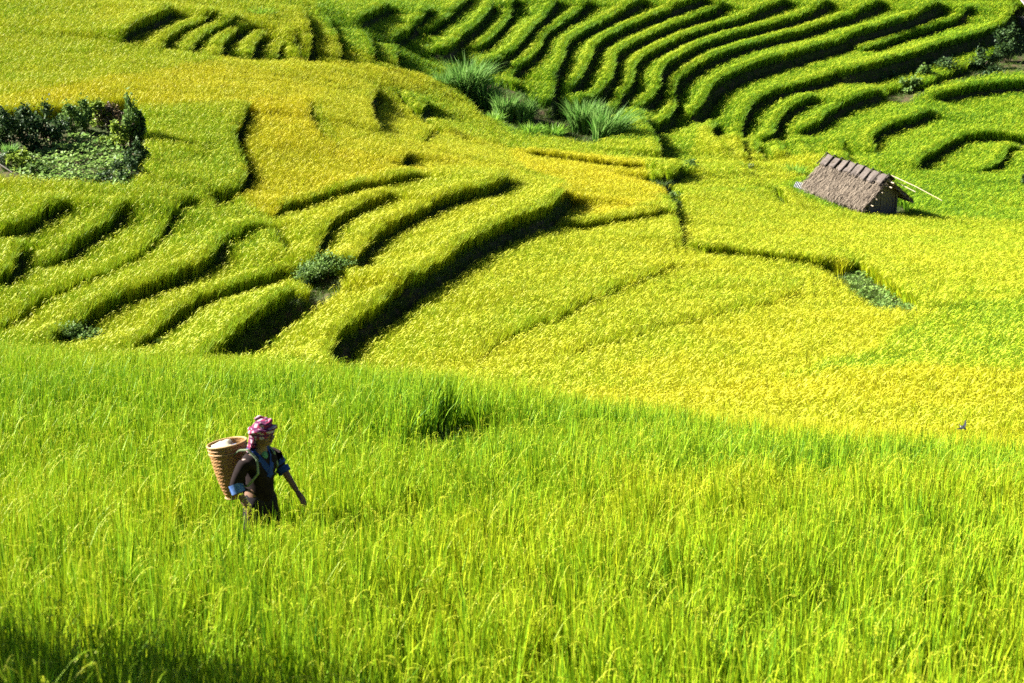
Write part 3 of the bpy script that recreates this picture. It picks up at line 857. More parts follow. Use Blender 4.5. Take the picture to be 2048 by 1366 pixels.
# long pale pole resting on the far slope
M_h = Matrix.Translation(Vector((mid_.x, mid_.y, hz))) @ Matrix.Rotation(math.atan2(ax.y, ax.x), 4, 'Z')
pa = M_h @ Vector((HL + .02, .12, rz(HL) + .12)); pb = Vector(ray_point(1884, 401, 90.5))
b = MB(); b.tube([pa, pa.lerp(pb, .5) + Vector((0, 0, .05)), pb], [.026, .022, .016], 6)
tag(b.build('bamboo_pole', PALEW), 'long thin pale bamboo pole slanting down from the hut roof to the right', 'pole', 'poles on the hut roof')
pa2 = M_h @ Vector((HL + .06, .55, rz(HL) - .32)); pb2 = pa2 + (pb - pa) * .38 + Vector((0, .05, -.02))
b = MB(); b.tube([pa2, pb2], [.026, .022], 6)
tag(b.build('bamboo_pole', PALEW), 'short pale bamboo stick lying under the long pole on the hut roof', 'pole', 'poles on the hut roof')
# grey corrugated sheet propped at the left of the hut
c0 = Vector(ray_point(1601, 371, 97.5)); b = MB(); rows = []
for j in range(2):
    row = []
    for i in range(29):
        u = (i / 28 - .5) * .66
        row.append((u, (j - .5) * .6, (.10 - j * .2) + 0.02 * math.sin(i * PI / 2 * 1.0)))
    rows.append(row)
b.rings(rows, close=False); b.rings([[(p[0], p[1], p[2] - .012) for p in r_] for r_ in rows][::-1], close=False)
o = b.build('corrugated_sheet', simple_mat('grey_sheet', (.22, .23, .24), (.34, .35, .35), 6, .5, .1))
o.location = c0; o.rotation_euler = (R(38), R(8), R(-20))
tag(o, 'pale grey corrugated roofing sheet beside the left end of the hut', 'roofing sheet')
b = MB(); b.tube([c0 + Vector((0, .1, 0)), Vector((c0.x, c0.y + .1, ground_z(c0.x, c0.y) - .1))], .04, 6)
o2 = b.build('prop', PALEW, o); o2.matrix_parent_inverse = (Matrix.Translation(c0) @ o.rotation_euler.to_matrix().to_4x4()).inverted()

# ------------------------------------------------------------------ woman with a basket
def skin_mesh(name, chains, subdiv=2):
    """chains of (point, radius); the first point of a later chain may be an index pair (chain, i) to join there"""
    vs, es, rad = [], [], []; idx = {}
    for c, ch in enumerate(chains):
        prev = None
        for i, it in enumerate(ch):
            if isinstance(it[0], int):
                prev = idx[it]; idx[(c, i)] = prev; continue
            vs.append(it[0]); rad.append(it[1]); k = len(vs) - 1; idx[(c, i)] = k
            if prev is not None: es.append((prev, k))
            prev = k
    me = bpy.data.meshes.new(name); me.from_pydata(vs, es, [])
    o = bpy.data.objects.new(name, me); COL.objects.link(o)
    o.modifiers.new('skin', 'SKIN').use_smooth_shade = True
    for i, rr_ in enumerate(rad):
        sv = me.skin_vertices[0].data[i]; sv.radius = rr_ if hasattr(rr_, '__len__') else (rr_, rr_); sv.use_root = (i == 0)
    if subdiv: o.modifiers.new('sub', 'SUBSURF').levels = subdiv
    bpy.context.view_layer.update()
    dg = bpy.context.evaluated_depsgraph_get()
    m2 = bpy.data.meshes.new_from_object(o.evaluated_get(dg)); m2.name = name
    bpy.data.objects.remove(o); bpy.data.meshes.remove(me)
    m2.polygons.foreach_set('use_smooth', [True] * len(m2.polygons))
    return m2
def obj_from(name, me, mats, parent):
    me.materials.clear()
    for m_ in (mats if isinstance(mats, list) else [mats]): me.materials.append(m_)
    return link(bpy.data.objects.new(name, me), parent)

SKIN = simple_mat('skin', (.12, .062, .038), (.16, .085, .052), 5, .55, 0, spec=.3)
BLACKC = simple_mat('dark_cotton', (.009, .006, .006), (.020, .013, .012), 14, .9, .25, spec=.08)
TROUS = simple_mat('black_trousers', (.010, .009, .011), (.022, .018, .022), 14, .9, .2, spec=.08)
BLUE = simple_mat('blue_trim', (.010, .022, .10), (.02, .05, .20), 30, .8, .1, spec=.1)
BAND = simple_mat('pale_blue_band', (.04, .09, .26), (.10, .18, .38), 40, .8, .1, spec=.1)
GREENC = simple_mat('green_undershirt', (.05, .14, .07), (.08, .19, .10), 10, .9, .1, spec=.1)
HAIR = simple_mat('black_hair', (.006, .005, .005), (.016, .012, .01), 40, .5, .2)
STRAPM = simple_mat('strap', (.08, .11, .06), (.15, .18, .10), 20, .85, .2)

W_ANG = R(-37)
gz = WOMAN.z
woman = empty('person', (WOMAN.x, WOMAN.y, gz), W_ANG)
tag(woman, 'woman in dark jacket and pink checked headscarf wading through green rice', 'person')
# bare body, one continuous mesh: pelvis is the root
ch = [
 [((0, 0, .82), .115), ((.01, 0, .95), .10), ((.025, 0, 1.08), .105), ((.03, 0, 1.18), .095), ((.05, 0, 1.265), .042), ((.07, 0, 1.33), .046),
  ((.085, 0, 1.385), .080), ((.09, 0, 1.45), .082), ((.085, 0, 1.49), .05)],
 [(0, 3), ((.02, -.145, 1.195), .048), ((-.045, -.215, .99), .036), ((.06, -.215, .835), .027), ((.085, -.212, .80), .024)],
 [(0, 3), ((.02, .145, 1.195), .048), ((.10, .205, 1.03), .036), ((.25, .19, .895), .026), ((.285, .185, .865), .022)],
 [(0, 0), ((0, -.085, .72), .085), ((.03, -.09, .42), .058), ((0, -.09, .09), .038), ((.10, -.10, .035), .03)],
 [(0, 0), ((0, .085, .72), .085), ((.10, .09, .43), .058), ((.04, .09, .09), .038), ((.14, .10, .035), .03)],
]
def hand(wr, d, up, th, curl):
    """palm and five fingers as chains rooted in the wrist joint"""
    d = Vector(d).normalized(); up = Vector(up); side = d.cross(up).normalized(); up = side.cross(d).normalized()
    wr = Vector(wr); palm = wr + d * .055
    out = []
    for k, (o_, ln) in enumerate(((-.027, .058), (-.009, .068), (.009, .064), (.026, .050))):
        base = wr + d * .072 + side * o_
        p1 = base + (d - up * curl * .4).normalized() * ln * .45
        p2 = p1 + (d - up * curl * 1.1).normalized() * ln * .35
        p3 = p2 + (d - up * curl * 2.0).normalized() * ln * .28
        out.append([(tuple(palm), .02), (tuple(base), .0115), (tuple(p1), .0095), (tuple(p2), .0088), (tuple(p3), .007)])
    tb = wr + d * .025 + side * th * .026
    out.append([(tuple(palm), .02), (tuple(tb + d * .01), .012), (tuple(tb + side * th * .022 + d * .032 - up * .012), .0105), (tuple(tb + side * th * .022 + d * .06 - up * .02), .0085)])
    return out
body_me = skin_mesh('body', ch, 2)
bm = bmesh.new(); bm.from_mesh(body_me)
for wr, d, up, th in (((.085, -.212, .80), (.35, .05, -.9), (0, -.9, 0), 1), ((.285, .185, .865), (.7, -.05, -.65), (.6, .2, .75), -1)):
    hm = [[(tuple(Vector(wr) - Vector(d).normalized() * .02), .022), (tuple(Vector(wr) + Vector(d).normalized() * .03), .026), (tuple(Vector(wr) + Vector(d).normalized() * .07), .026)]]
    t_ = skin_mesh('palm', hm, 1); bm.from_mesh(t_); bpy.data.meshes.remove(t_)
    for fch in hand(wr, d, up, th, .55):
        t_ = skin_mesh('finger', [fch], 1); bm.from_mesh(t_); bpy.data.meshes.remove(t_)
# face: brow, nose, chin and ears shaped on the head
def blob(c, s, n=10):
    r_ = bmesh.ops.create_uvsphere(bm, u_segments=n, v_segments=n - 2, radius=1.0, matrix=Matrix.Translation(c) @ Matrix.Diagonal((*s, 1)))
hd = Vector((.088, 0, 1.415))
blob(hd + Vector((.012, 0, .0)), (.088, .072, .092), 16)
blob(hd + Vector((.035, 0, -.055)), (.055, .052, .045), 12)
blob(hd + Vector((.103, 0, -.012)), (.014, .012, .022)); blob(hd + Vector((.108, 0, -.024)), (.013, .017, .010))
for s_ in (-1, 1):
    blob(hd + Vector((.0, s_ * .078, -.015)), (.020, .009, .030)); blob(hd + Vector((.074, s_ * .036, -.028)), (.02, .022, .02))
bm.to_mesh(body_me); bm.free()
body_me.polygons.foreach_set('use_smooth', [True] * len(body_me.polygons))
body = obj_from('body', body_me, SKIN, woman)
def ball(name, c, s, mat, parent, n=12):
    m_ = bpy.data.meshes.new(name); b_ = bmesh.new()
    bmesh.ops.create_uvsphere(b_, u_segments=n, v_segments=n - 2, radius=1.0, matrix=Matrix.Translation(c) @ Matrix.Diagonal((*s, 1)))
    b_.to_mesh(m_); b_.free(); m_.polygons.foreach_set('use_smooth', [True] * len(m_.polygons))
    return obj_from(name, m_, mat, parent)
for s_ in (-1, 1):
    ball('eye', hd + Vector((.089, s_ * .030, .012)), (.009, .014, .006), HAIR, body, 8)
    ball('eyebrow', hd + Vector((.092, s_ * .032, .030)), (.006, .020, .004), HAIR, body, 8)
ball('mouth', hd + Vector((.094, 0, -.052)), (.008, .020, .006), simple_mat('lips', (.16, .05, .04), (.2, .07, .05), 6, .5), body, 8)
ball('hair', hd + Vector((-.012, 0, .022)), (.094, .088, .088), HAIR, woman, 16)

# jacket: torso loft and two sleeves in one skin
jk = [
 [((0, 0, .76), (.140, .170)), ((.008, 0, .93), (.112, .145)), ((.025, 0, 1.07), (.118, .150)), ((.03, 0, 1.175), (.10, .135)), ((.045, 0, 1.232), (.062, .075))],
 [(0, 3), ((.018, -.15, 1.195), .068), ((-.02, -.19, 1.08), .062), ((-.046, -.218, .985), .058), ((-.03, -.222, .965), .055)],
 [(0, 3), ((.022, .15, 1.195), .068), ((.062, .182, 1.10), .06), ((.095, .203, 1.035), .055)],
]
obj_from('jacket', skin_mesh('jacket', jk, 2), BLACKC, woman)
def cuff(c0_, c1_, r_, mat, name):
    b_ = MB(); b_.tube([c0_, c1_], [r_, r_ * .98], 14, cap=False); b_.tube([c0_, c1_], [r_ * .9, r_ * .9], 14, cap=False)
    return b_.build(name, mat, woman, True)
cuff((-.044, -.219, .995), (-.006, -.222, .925), .061, BAND, 'sleeve_band')
cuff((.088, .200, 1.045), (.125, .204, 1.0), .058, BLUE, 'sleeve_band')
cuff((.055, .178, 1.115), (.075, .19, 1.075), .064, BLUE, 'sleeve_band')
# collar: two blue bands crossing in a V over a green undershirt
def strip(name, pts, nrm, w, mat, parent, th=.010):
    b_ = MB(); pts = [Vector(p) for p in pts]; rows = []
    for i, p in enumerate(pts):
        t = (pts[min(i + 1, len(pts) - 1)] - pts[max(i - 1, 0)]).normalized(); n_ = Vector(nrm[i] if hasattr(nrm[0], '__len__') else nrm).normalized()
        s_ = t.cross(n_).normalized() * w / 2
        rows.append([p - s_, p + s_, p + s_ + n_ * th, p - s_ + n_ * th])
    b_.rings(rows, close=True, cap0=True, cap1=True)
    return b_.build(name, mat, parent, False)
for s_ in (-1, 1):
    strip('collar', [(-.03, s_ * .065, 1.275), (.045, s_ * .085, 1.255), (.105, s_ * .066, 1.20), (.142, s_ * .02, 1.115), (.146, -s_ * .015, 1.04)], [(-.2, s_ * .6, .8), (.3, s_ * .5, .85), (.8, s_ * .4, .5), (1, s_ * .2, .2), (1, 0, .1)], .052, BLUE, woman)
ball('undershirt', (.070, 0, 1.205), (.052, .045, .06), GREENC, woman)
# trousers
tr = [[((0.004, 0, .95), (.116, .146)), ((0, 0, .78), (.130, .155))],
      [(0, 1), ((.005, -.085, .66), .098), ((.03, -.09, .42), .085), ((.005, -.09, .13), .075)],
      [(0, 1), ((.02, .085, .66), .098), ((.10, .09, .43), .085), ((.045, .09, .13), .075)]]
obj_from('trousers', skin_mesh('trousers', tr, 2), TROUS, woman)

# headscarf: wrapped cap, rolled brim, tail down the nape
m, nt, N, L = new_mat('checked_scarf')
out = N.new('ShaderNodeOutputMaterial'); p = N.new('ShaderNodeBsdfPrincipled'); p.inputs['Roughness'].default_value = .9; p.inputs['Specular IOR Level'].default_value = .1
tc = N.new('ShaderNodeTexCoord')
def wave(dir_, sc_, lo, hi):
    w = N.new('ShaderNodeTexWave'); w.bands_direction = dir_; w.inputs['Scale'].default_value = sc_; w.inputs['Distortion'].default_value = 3.0
    w.inputs['Detail'].default_value = 1.0; L.new(tc.outputs['Object'], w.inputs[0])
    r_ = N.new('ShaderNodeValToRGB'); r_.color_ramp.elements[0].position = lo; r_.color_ramp.elements[1].position = hi
    L.new(w.outputs[1], r_.inputs[0]); return r_.outputs[0]
mx1 = N.new('ShaderNodeMix'); mx1.data_type = 'RGBA'; mx1.inputs[6].default_value = (.23, .025, .065, 1); mx1.inputs[7].default_value = (.34, .25, .29, 1)
L.new(wave('X', 5.5, .45, .6), mx1.inputs[0])
mx2 = N.new('ShaderNodeMix'); mx2.data_type = 'RGBA'; mx2.inputs[7].default_value = (.09, .02, .06, 1)
L.new(wave('Z', 6.5, .66, .78), mx2.inputs[0]); L.new(mx1.outputs[2], mx2.inputs[6])
L.new(mx2.outputs[2], p.inputs['Base Color']); L.new(p.outputs[0], out.inputs[0])
SCARF = m
scarf = MB(); rings = []
hc = hd + Vector((-.004, 0, .028))
for j in range(11):
    ph = R(-18) + (R(88) + R(18)) * j / 10; row = []
    for i in range(28):
        a = 2 * PI * i / 28
        k = 1 + .035 * math.sin(a * 5 + j * .9) + .02 * math.sin(a * 9 - j)
        # lower at the nape, higher over the brow
        zz = .098 * math.sin(ph) - .030 * (1 - math.cos(a)) * .5 * (1 - j / 10)
        row.append(hc + Vector((.108 * math.cos(ph) * math.cos(a) * k, .100 * math.cos(ph) * math.sin(a) * k, zz + .012 * math.sin(a * 3 + 1) * (1 - j / 10))))
    rings.append(row)
scarf.rings(rings, cap1=True)
# rolled brim around the brow
pr = []
for i in range(29):
    a = 2 * PI * i / 28
    pr.append(hc + Vector((.110 * math.cos(a), .102 * math.sin(a), .010 + .022 * math.cos(a) + .008 * math.sin(4 * a))))
scarf.tube(pr, [.019 + .005 * math.sin(i * 1.7) for i in range(29)], 8, cap=False)
pr = []
for i in range(19):
    a = R(-70) + R(250) * i / 18
    pr.append(hc + Vector((.078 * math.cos(a), .072 * math.sin(a), .078 + .010 * math.sin(3 * a))))
scarf.tube(pr, [.016 + .005 * math.sin(i * 2.1) for i in range(19)], 8)
sc_o = scarf.build('headscarf', SCARF, woman, True)
tail = MB(); rows_o, rows_i = [], []
for j in range(10):
    t = j / 9; ro, ri = [], []
    for i in range(13):
        a = R(100) + R(160) * i / 12
        rad = .106 + .012 * math.sin(i * 1.9 + t * 3) + .03 * t * t
        q = hc + Vector((rad * math.cos(a) - .03 * t, rad * .95 * math.sin(a) * (1 - .25 * t), .02 - .20 * t - .03 * math.cos(i * 1.3) * t))
        ro.append(q); ri.append(q + Vector((.012, 0, 0)))
    rows_o.append(ro); rows_i.append(ri[::-1])
tail.rings(rows_o, close=False); tail.rings(rows_i, close=False)
tail.build('scarf_tail', SCARF, sc_o, True)

# basket on her back
m, nt, N, L = new_mat('woven_bamboo')
out = N.new('ShaderNodeOutputMaterial'); p = N.new('ShaderNodeBsdfPrincipled'); p.inputs['Roughness'].default_value = .6; p.inputs['Specular IOR Level'].default_value = .3
at_ = N.new('ShaderNodeUVMap'); br = N.new('ShaderNodeTexBrick')
br.inputs['Scale'].default_value = 1.0; br.inputs['Mortar Size'].default_value = .06; br.inputs['Brick Width'].default_value = 1.0; br.inputs['Row Height'].default_value = 1.0
br.inputs['Color1'].default_value = (.34, .18, .055, 1); br.inputs['Color2'].default_value = (.26, .125, .038, 1); br.inputs['Mortar'].default_value = (.09, .04, .014, 1)
br.offset = .5
L.new(at_.outputs[0], br.inputs[0]); L.new(br.outputs[0], p.inputs['Base Color'])
bmp = N.new('ShaderNodeBump'); bmp.inputs['Strength'].default_value = .6; bmp.inputs['Distance'].default_value = .006; bmp.invert = True
L.new(br.outputs['Fac'], bmp.inputs['Height']); L.new(bmp.outputs[0], p.inputs['Normal']); L.new(p.outputs[0], out.inputs[0])
BASK = m
CANE = simple_mat('cane_rim', (.26, .15, .06), (.40, .26, .12), 30, .6, .2, stretch=(1, 1, 6))
Mw = Matrix.Translation(Vector((WOMAN.x, WOMAN.y, gz))) @ Matrix.Rotation(W_ANG, 4, 'Z')
bot_w = Mw @ Vector((-.235, -.02, .765)); top_w = Mw @ Vector((-.335, -.02, 1.235))
axis = (top_w - bot_w); BH = axis.length
bk = empty('woven_basket', bot_w); bk.rotation_euler = axis.to_track_quat('Z', 'Y').to_euler()
tag(bk, 'brown woven bamboo back basket carried behind the woman', 'basket')
n_, rows = 40, 44
def prof(t): return .090 + .076 * t ** .6 + .010 * math.sin(t * PI)
me = bpy.data.meshes.new('wall'); vs, fs, uv = [], [], []
for j in range(rows + 1):
    t = j / rows
    for i in range(n_):
        a = 2 * PI * i / n_; sq = 1 + .05 * (1 - t) * math.cos(4 * a)
        ripple = (.004 if t < .82 else .002) * (1 - math.cos(2 * PI * t * 14)) * .5 + .0015 * ((i + j) % 2)
        rad = (prof(t) + ripple) * sq
        vs.append((rad * math.cos(a), rad * math.sin(a), t * BH))
for j in range(rows):
    for i in range(n_):
        fs.append((j*n_+i, j*n_+(i+1)%n_, (j+1)*n_+(i+1)%n_, (j+1)*n_+i)); uv += [(i, j * .7), (i + 1, j * .7), (i + 1, (j + 1) * .7), (i, (j + 1) * .7)]
fs.append(tuple(range(n_))[::-1]); uv += [(0, 0)] * n_
me.from_pydata(vs, [], fs); ul = me.uv_layers.new(name='UVMap')
for k, q in enumerate(uv): ul.data[k].uv = q
me.materials.append(BASK); wall_b = link(bpy.data.objects.new('basket_wall', me), bk)
so = wall_b.modifiers.new('thick', 'SOLIDIFY'); so.thickness = .010; so.offset = -1
for t, rad in ((1.0, .009), (.86, .006), (.93, .005), (.02, .010)):
    b = MB(); pr = [((prof(t) + .004) * math.cos(2 * PI * i / 40), (prof(t) + .004) * math.sin(2 * PI * i / 40), t * BH) for i in range(41)]
    b.tube(pr, rad, 6, cap=False); b.build('rim' if t == 1.0 else 'hoop', CANE, bk, True)
for s_ in (-1, 1):
    strip('strap', [Mw @ Vector(q) for q in ((-.20, s_ * .08, 1.16), (-.10, s_ * .10, 1.245), (.01, s_ * .105, 1.275), (.10, s_ * .10, 1.215), (.125, s_ * .115, 1.10), (.05, s_ * .16, .985), (-.12, s_ * .11, .93))],
          [Mw.to_3x3() @ Vector(q) for q in ((-.5, 0, .8), (-.3, 0, .9), (0, s_ * .1, 1), (.7, 0, .7), (1, s_ * .3, 0), (.3, s_ * 1, -.2), (-.4, s_ * 1, 0))], .022, STRAPM, bk).matrix_parent_inverse = (Matrix.Translation(bot_w) @ axis.to_track_quat('Z', 'Y').to_matrix().to_4x4()).inverted()
# pale cloth bundle inside, and a dark blue one
bpy.context.view_layer.update()
def bundle(c, s, mat, lab, cat, seed):
    m_ = bpy.data.meshes.new('cloth_bundle'); b_ = bmesh.new(); bmesh.ops.create_icosphere(b_, subdivisions=3, radius=1)
    for v in b_.verts:
        nn = mnoise.noise(v.co * 2.3 + Vector((seed, 0, 0))) * .35 + mnoise.noise(v.co * 5 + Vector((seed, 0, 3))) * .14
        v.co = Vector((v.co.x * s[0], v.co.y * s[1], v.co.z * s[2])) * (1 + nn)
    b_.to_mesh(m_); b_.free(); m_.polygons.foreach_set('use_smooth', [True] * len(m_.polygons)); m_.materials.append(mat)
    o_ = link(bpy.data.objects.new('cloth_bundle', m_)); o_.location = bk.matrix_world @ Vector(c); tag(o_, lab, cat, 'bundles in the basket'); return o_
bundle((.03, -.02, BH * .875), (.115, .095, .085), simple_mat('cream_cloth', (.36, .34, .24), (.48, .45, .34), 14, .9, .4), 'crumpled cream cloth bundle lying in the back basket', 'cloth', 1)
bundle((-.02, .085, BH * .86), (.07, .05, .05), simple_mat('navy_cloth', (.03, .05, .10), (.08, .11, .17), 14, .9, .4), 'small dark blue cloth tucked beside the cream bundle in the basket', 'cloth', 5)

# ------------------------------------------------------------------ shrubs, tall grass, beans
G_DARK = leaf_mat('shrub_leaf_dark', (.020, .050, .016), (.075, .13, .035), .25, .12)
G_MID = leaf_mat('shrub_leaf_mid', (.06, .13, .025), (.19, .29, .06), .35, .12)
G_YEL = leaf_mat('shrub_leaf_yellow', (.12, .20, .02), (.30, .38, .05), .4, .12)
G_BROWN = leaf_mat('shrub_leaf_brown', (.09, .06, .03), (.22, .15, .08), .2, .2)
G_GREY = leaf_mat('shrub_leaf_grey', (.12, .17, .10), (.26, .33, .18), .3, .12)
REED = leaf_mat('tall_grass_leaf', (.06, .18, .02), (.22, .36, .085), .4, .1)
REED_B = leaf_mat('tall_grass_bright', (.10, .24, .02), (.24, .40, .04), .45, .15)
WOOD = simple_mat('stem_bark', (.05, .035, .022), (.11, .08, .05), 9, .9, .3)

def leaf_quad(b, p, size, r, up=.55, droop=0.0):
    n = Vector((r.gauss(0, 1), r.gauss(0, 1), abs(r.gauss(0, 1)) + up)).normalized()
    t = n.cross(Vector((r.gauss(0, 1), r.gauss(0, 1), r.gauss(0, .4)))).normalized(); s = n.cross(t)
    L_ = size * r.uniform(.7, 1.3); w = L_ * .36
    tip = p + t * L_ - n * L_ * .12
    b.add([p, p + t * L_ * .45 + s * w, tip, p + t * L_ * .45 - s * w], [(0, 1, 2), (0, 2, 3)])

def shrub(name, loc, w, h, leaf, n, mat, label, cat, seed, group=None, depth=None, lobes=7, stems=4, sprig=0.0):
    """stems and an uneven crown of leaf clumps; loc is where it stands"""
    r = random.Random(seed); depth = depth or w * .8
    o = empty(name, loc)
    tag(o, label, cat, group)
    st = MB(); b = MB(); cs = []; n = int(n * 1.35)
    for k in range(lobes):
        a = 2 * PI * k / lobes + r.uniform(-.4, .4); q = r.uniform(.15, .95)
        cs.append((Vector((w / 2 * q * math.cos(a), depth / 2 * q * math.sin(a), h * r.uniform(.12, .78))), r.uniform(.6, 1.05)))
    cs.append((Vector((0, 0, h * .85)), .6))
    for c, s_ in cs[:stems + 1]:
        st.tube([(c.x * .15, c.y * .15, -.15), (c.x * .5, c.y * .5, c.z * .55), tuple(c)], [.018 * min(h, 2) + .008, .012 * min(h, 2) + .005, .006], 5)
    st.build('stem', WOOD, o)
    for k in range(n):
        c, s_ = cs[r.randrange(len(cs))]
        d = Vector((r.gauss(0, 1), r.gauss(0, 1), r.gauss(0, 1))).normalized() * (r.random() ** .45)
        p = c + Vector((d.x * w * .27 * s_, d.y * depth * .27 * s_, d.z * h * .27 * s_))
        if r.random() < sprig: p += Vector((0, 0, h * .25 * r.random()))
        if p.z < .02: p.z = .02 + .05 * r.random()
        leaf_quad(b, p, leaf, r)
    b.build('foliage', mat, o)
    return o

# (photo foot, width px, height px, leaf m, leaves, material, label, lobes)
SH = [
 ((6,296), 92, 88, .17, 1100, G_DARK, 'dark leafy shrub at the left edge behind the bean patch', 7),
 ((55,292), 92, 88, .17, 1100, G_DARK, 'dark leafy shrub second from the left edge behind the bean patch', 7),
 ((98,284), 74, 84, .16, 1000, G_DARK, 'dark shrub with a pointed top right of the two left edge shrubs', 7),
 ((140,262), 62, 60, .15, 700, G_MID, 'mid green shrub in the middle of the hedge behind the beans', 6),
 ((170,256), 58, 64, .15, 700, G_MID, 'grey green shrub with sprigs behind the bean patch', 6),
 ((198,250), 54, 54, .17, 480, G_YEL, 'pale green broad leaved plant behind the bean patch', 5),
 ((222,252), 56, 52, .13, 700, G_BROWN, 'brownish withering shrub left of the tall column shrub', 7),
 ((232,288), 52, 48, .17, 600, G_YEL, 'bright yellow green shrub in front of the brownish shrub', 6),
 ((262,288), 40, 104, .15, 1000, G_MID, 'tall narrow column shaped shrub at the right of the bean patch', 8),
 ((282,288), 38, 70, .16, 700, G_DARK, 'dark shrub right behind the tall column shrub', 6),
 ((276,338), 46, 62, .14, 800, G_DARK, 'dark speckled shrub at the right end of the bean patch', 7),
 ((258,360), 50, 52, .14, 700, G_DARK, 'low dark shrub at the lower right corner of the bean patch', 6),
 ((215,358), 70, 22, .12, 500, G_DARK, 'low dark growth along the front edge of the bean patch', 6),
 ((48,336), 62, 44, .13, 800, G_YEL, 'yellow green bush in front of the dark hedge at left', 7),
 ((80,345), 48, 30, .12, 500, G_MID, 'small green bush right of the yellow green bush at left', 5),
 ((8,332), 40, 32, .11, 450, G_GREY, 'greyish weed bush at the left edge beside the plank', 5),
 ((155,694), 100, 72, .10, 1300, G_MID, 'leafy green shrub at the end of a dark terrace bank at lower left', 9),
 ((318,700), 66, 32, .08, 450, G_MID, 'low leafy weeds at the end of the second dark bank at lower left', 6),
 ((652,572), 116, 58, .11, 1700, G_MID, 'rounded weedy mound where the dark banks meet below the strips', 9),
 ((612,572), 60, 44, .10, 800, G_DARK, 'small dark weed clump left of the rounded weedy mound', 6),
 ((438,398), 52, 24, .10, 420, G_GREY, 'pale weeds on the path corner between the left terraces', 6),
 ((808,186), 46, 16, .12, 300, G_GREY, 'pale weeds beside the slit in the upper ridge', 5),
 ((1385,350), 64, 34, .16, 500, G_MID, 'round green bush at the end of the gully', 6),
 ((1500,348), 40, 24, .14, 260, G_GREY, 'small pale green plant left of the hut behind the plot edge', 4),
 ((2046,384), 30, 40, .18, 320, G_DARK, 'dark green bush cut by the right edge level with the hut', 5),
 ((1984,712), 30, 18, .08, 220, G_DARK, 'small dark withered tuft in the green wedge at right', 4),
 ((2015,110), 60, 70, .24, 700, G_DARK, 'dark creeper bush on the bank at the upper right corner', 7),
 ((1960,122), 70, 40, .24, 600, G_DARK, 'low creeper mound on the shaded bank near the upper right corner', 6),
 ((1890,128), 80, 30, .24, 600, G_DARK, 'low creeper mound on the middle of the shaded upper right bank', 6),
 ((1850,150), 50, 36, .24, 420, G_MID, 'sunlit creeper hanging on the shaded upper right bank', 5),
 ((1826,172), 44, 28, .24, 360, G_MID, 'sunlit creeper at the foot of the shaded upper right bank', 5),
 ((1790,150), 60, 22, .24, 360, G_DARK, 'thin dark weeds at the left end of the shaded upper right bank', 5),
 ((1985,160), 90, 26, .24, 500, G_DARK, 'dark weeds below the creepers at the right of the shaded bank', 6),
 ((1322,356), 50, 14, .10, 260, G_GREY, 'pale dry weeds at the top of the narrow field path', 5),
 ((1345,400), 34, 26, .10, 320, G_MID, 'green weeds along the narrow field path', 5),
 ((1350,440), 30, 26, .10, 320, G_MID, 'green weeds at the lower end of the narrow field path', 5),
]
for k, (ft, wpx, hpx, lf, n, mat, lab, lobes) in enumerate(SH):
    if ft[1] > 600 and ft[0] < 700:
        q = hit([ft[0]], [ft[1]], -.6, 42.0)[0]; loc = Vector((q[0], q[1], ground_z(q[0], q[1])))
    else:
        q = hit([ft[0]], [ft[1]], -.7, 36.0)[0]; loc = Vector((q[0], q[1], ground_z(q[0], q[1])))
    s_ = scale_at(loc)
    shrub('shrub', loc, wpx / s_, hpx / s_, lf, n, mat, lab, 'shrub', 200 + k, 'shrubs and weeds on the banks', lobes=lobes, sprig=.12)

def reed_clump(ft, wpx, hpx, n, mat, lab, seed, lean=(.0, 0.0), droop=.75, width=.05):
    q = hit([ft[0]], [ft[1]], -.7, 36.0)[0]; loc = Vector((q[0], q[1], ground_z(q[0], q[1])))
    s_ = scale_at(loc); h = .9 * hpx / s_; w = .92 * wpx / s_; r = random.Random(seed); b = MB()
    for k in range(n):
        a = r.uniform(0, 2 * PI); rad = w * .30 * math.sqrt(r.random()); hh = h * r.uniform(.6, 1.12)
        dx, dy = math.cos(a) + lean[0] + r.gauss(0, .3), math.sin(a) + lean[1] + r.gauss(0, .3)
        out_ = w * r.uniform(.08, .30); dr = droop * r.uniform(.2, 1.0); fa = r.uniform(0, PI); ww = width * r.uniform(.6, 1.2); vs = []
        for i in range(6):
            t = i / 5; o_ = out_ * (.4 * t + 1.1 * t ** 2.4); z = hh * (t * 1.15 - .55 * dr * t ** 3)
            tw = 1 if t < .5 else max(.06, 1 - (t - .5) * 1.9)
            cx, cy = rad * math.cos(a) + dx * o_, rad * math.sin(a) + dy * o_
            sx, sy = math.cos(fa) * ww / 2 * tw, math.sin(fa) * ww / 2 * tw
            vs += [(cx - sx, cy - sy, z), (cx + sx, cy + sy, z)]
        b.add(vs, [(2*i, 2*i+1, 2*i+3, 2*i+2) for i in range(5)])
    o = b.build('tall_grass_clump', mat); o.location = loc
    return tag(o, lab, 'tall grass', 'tall grass along the gully')
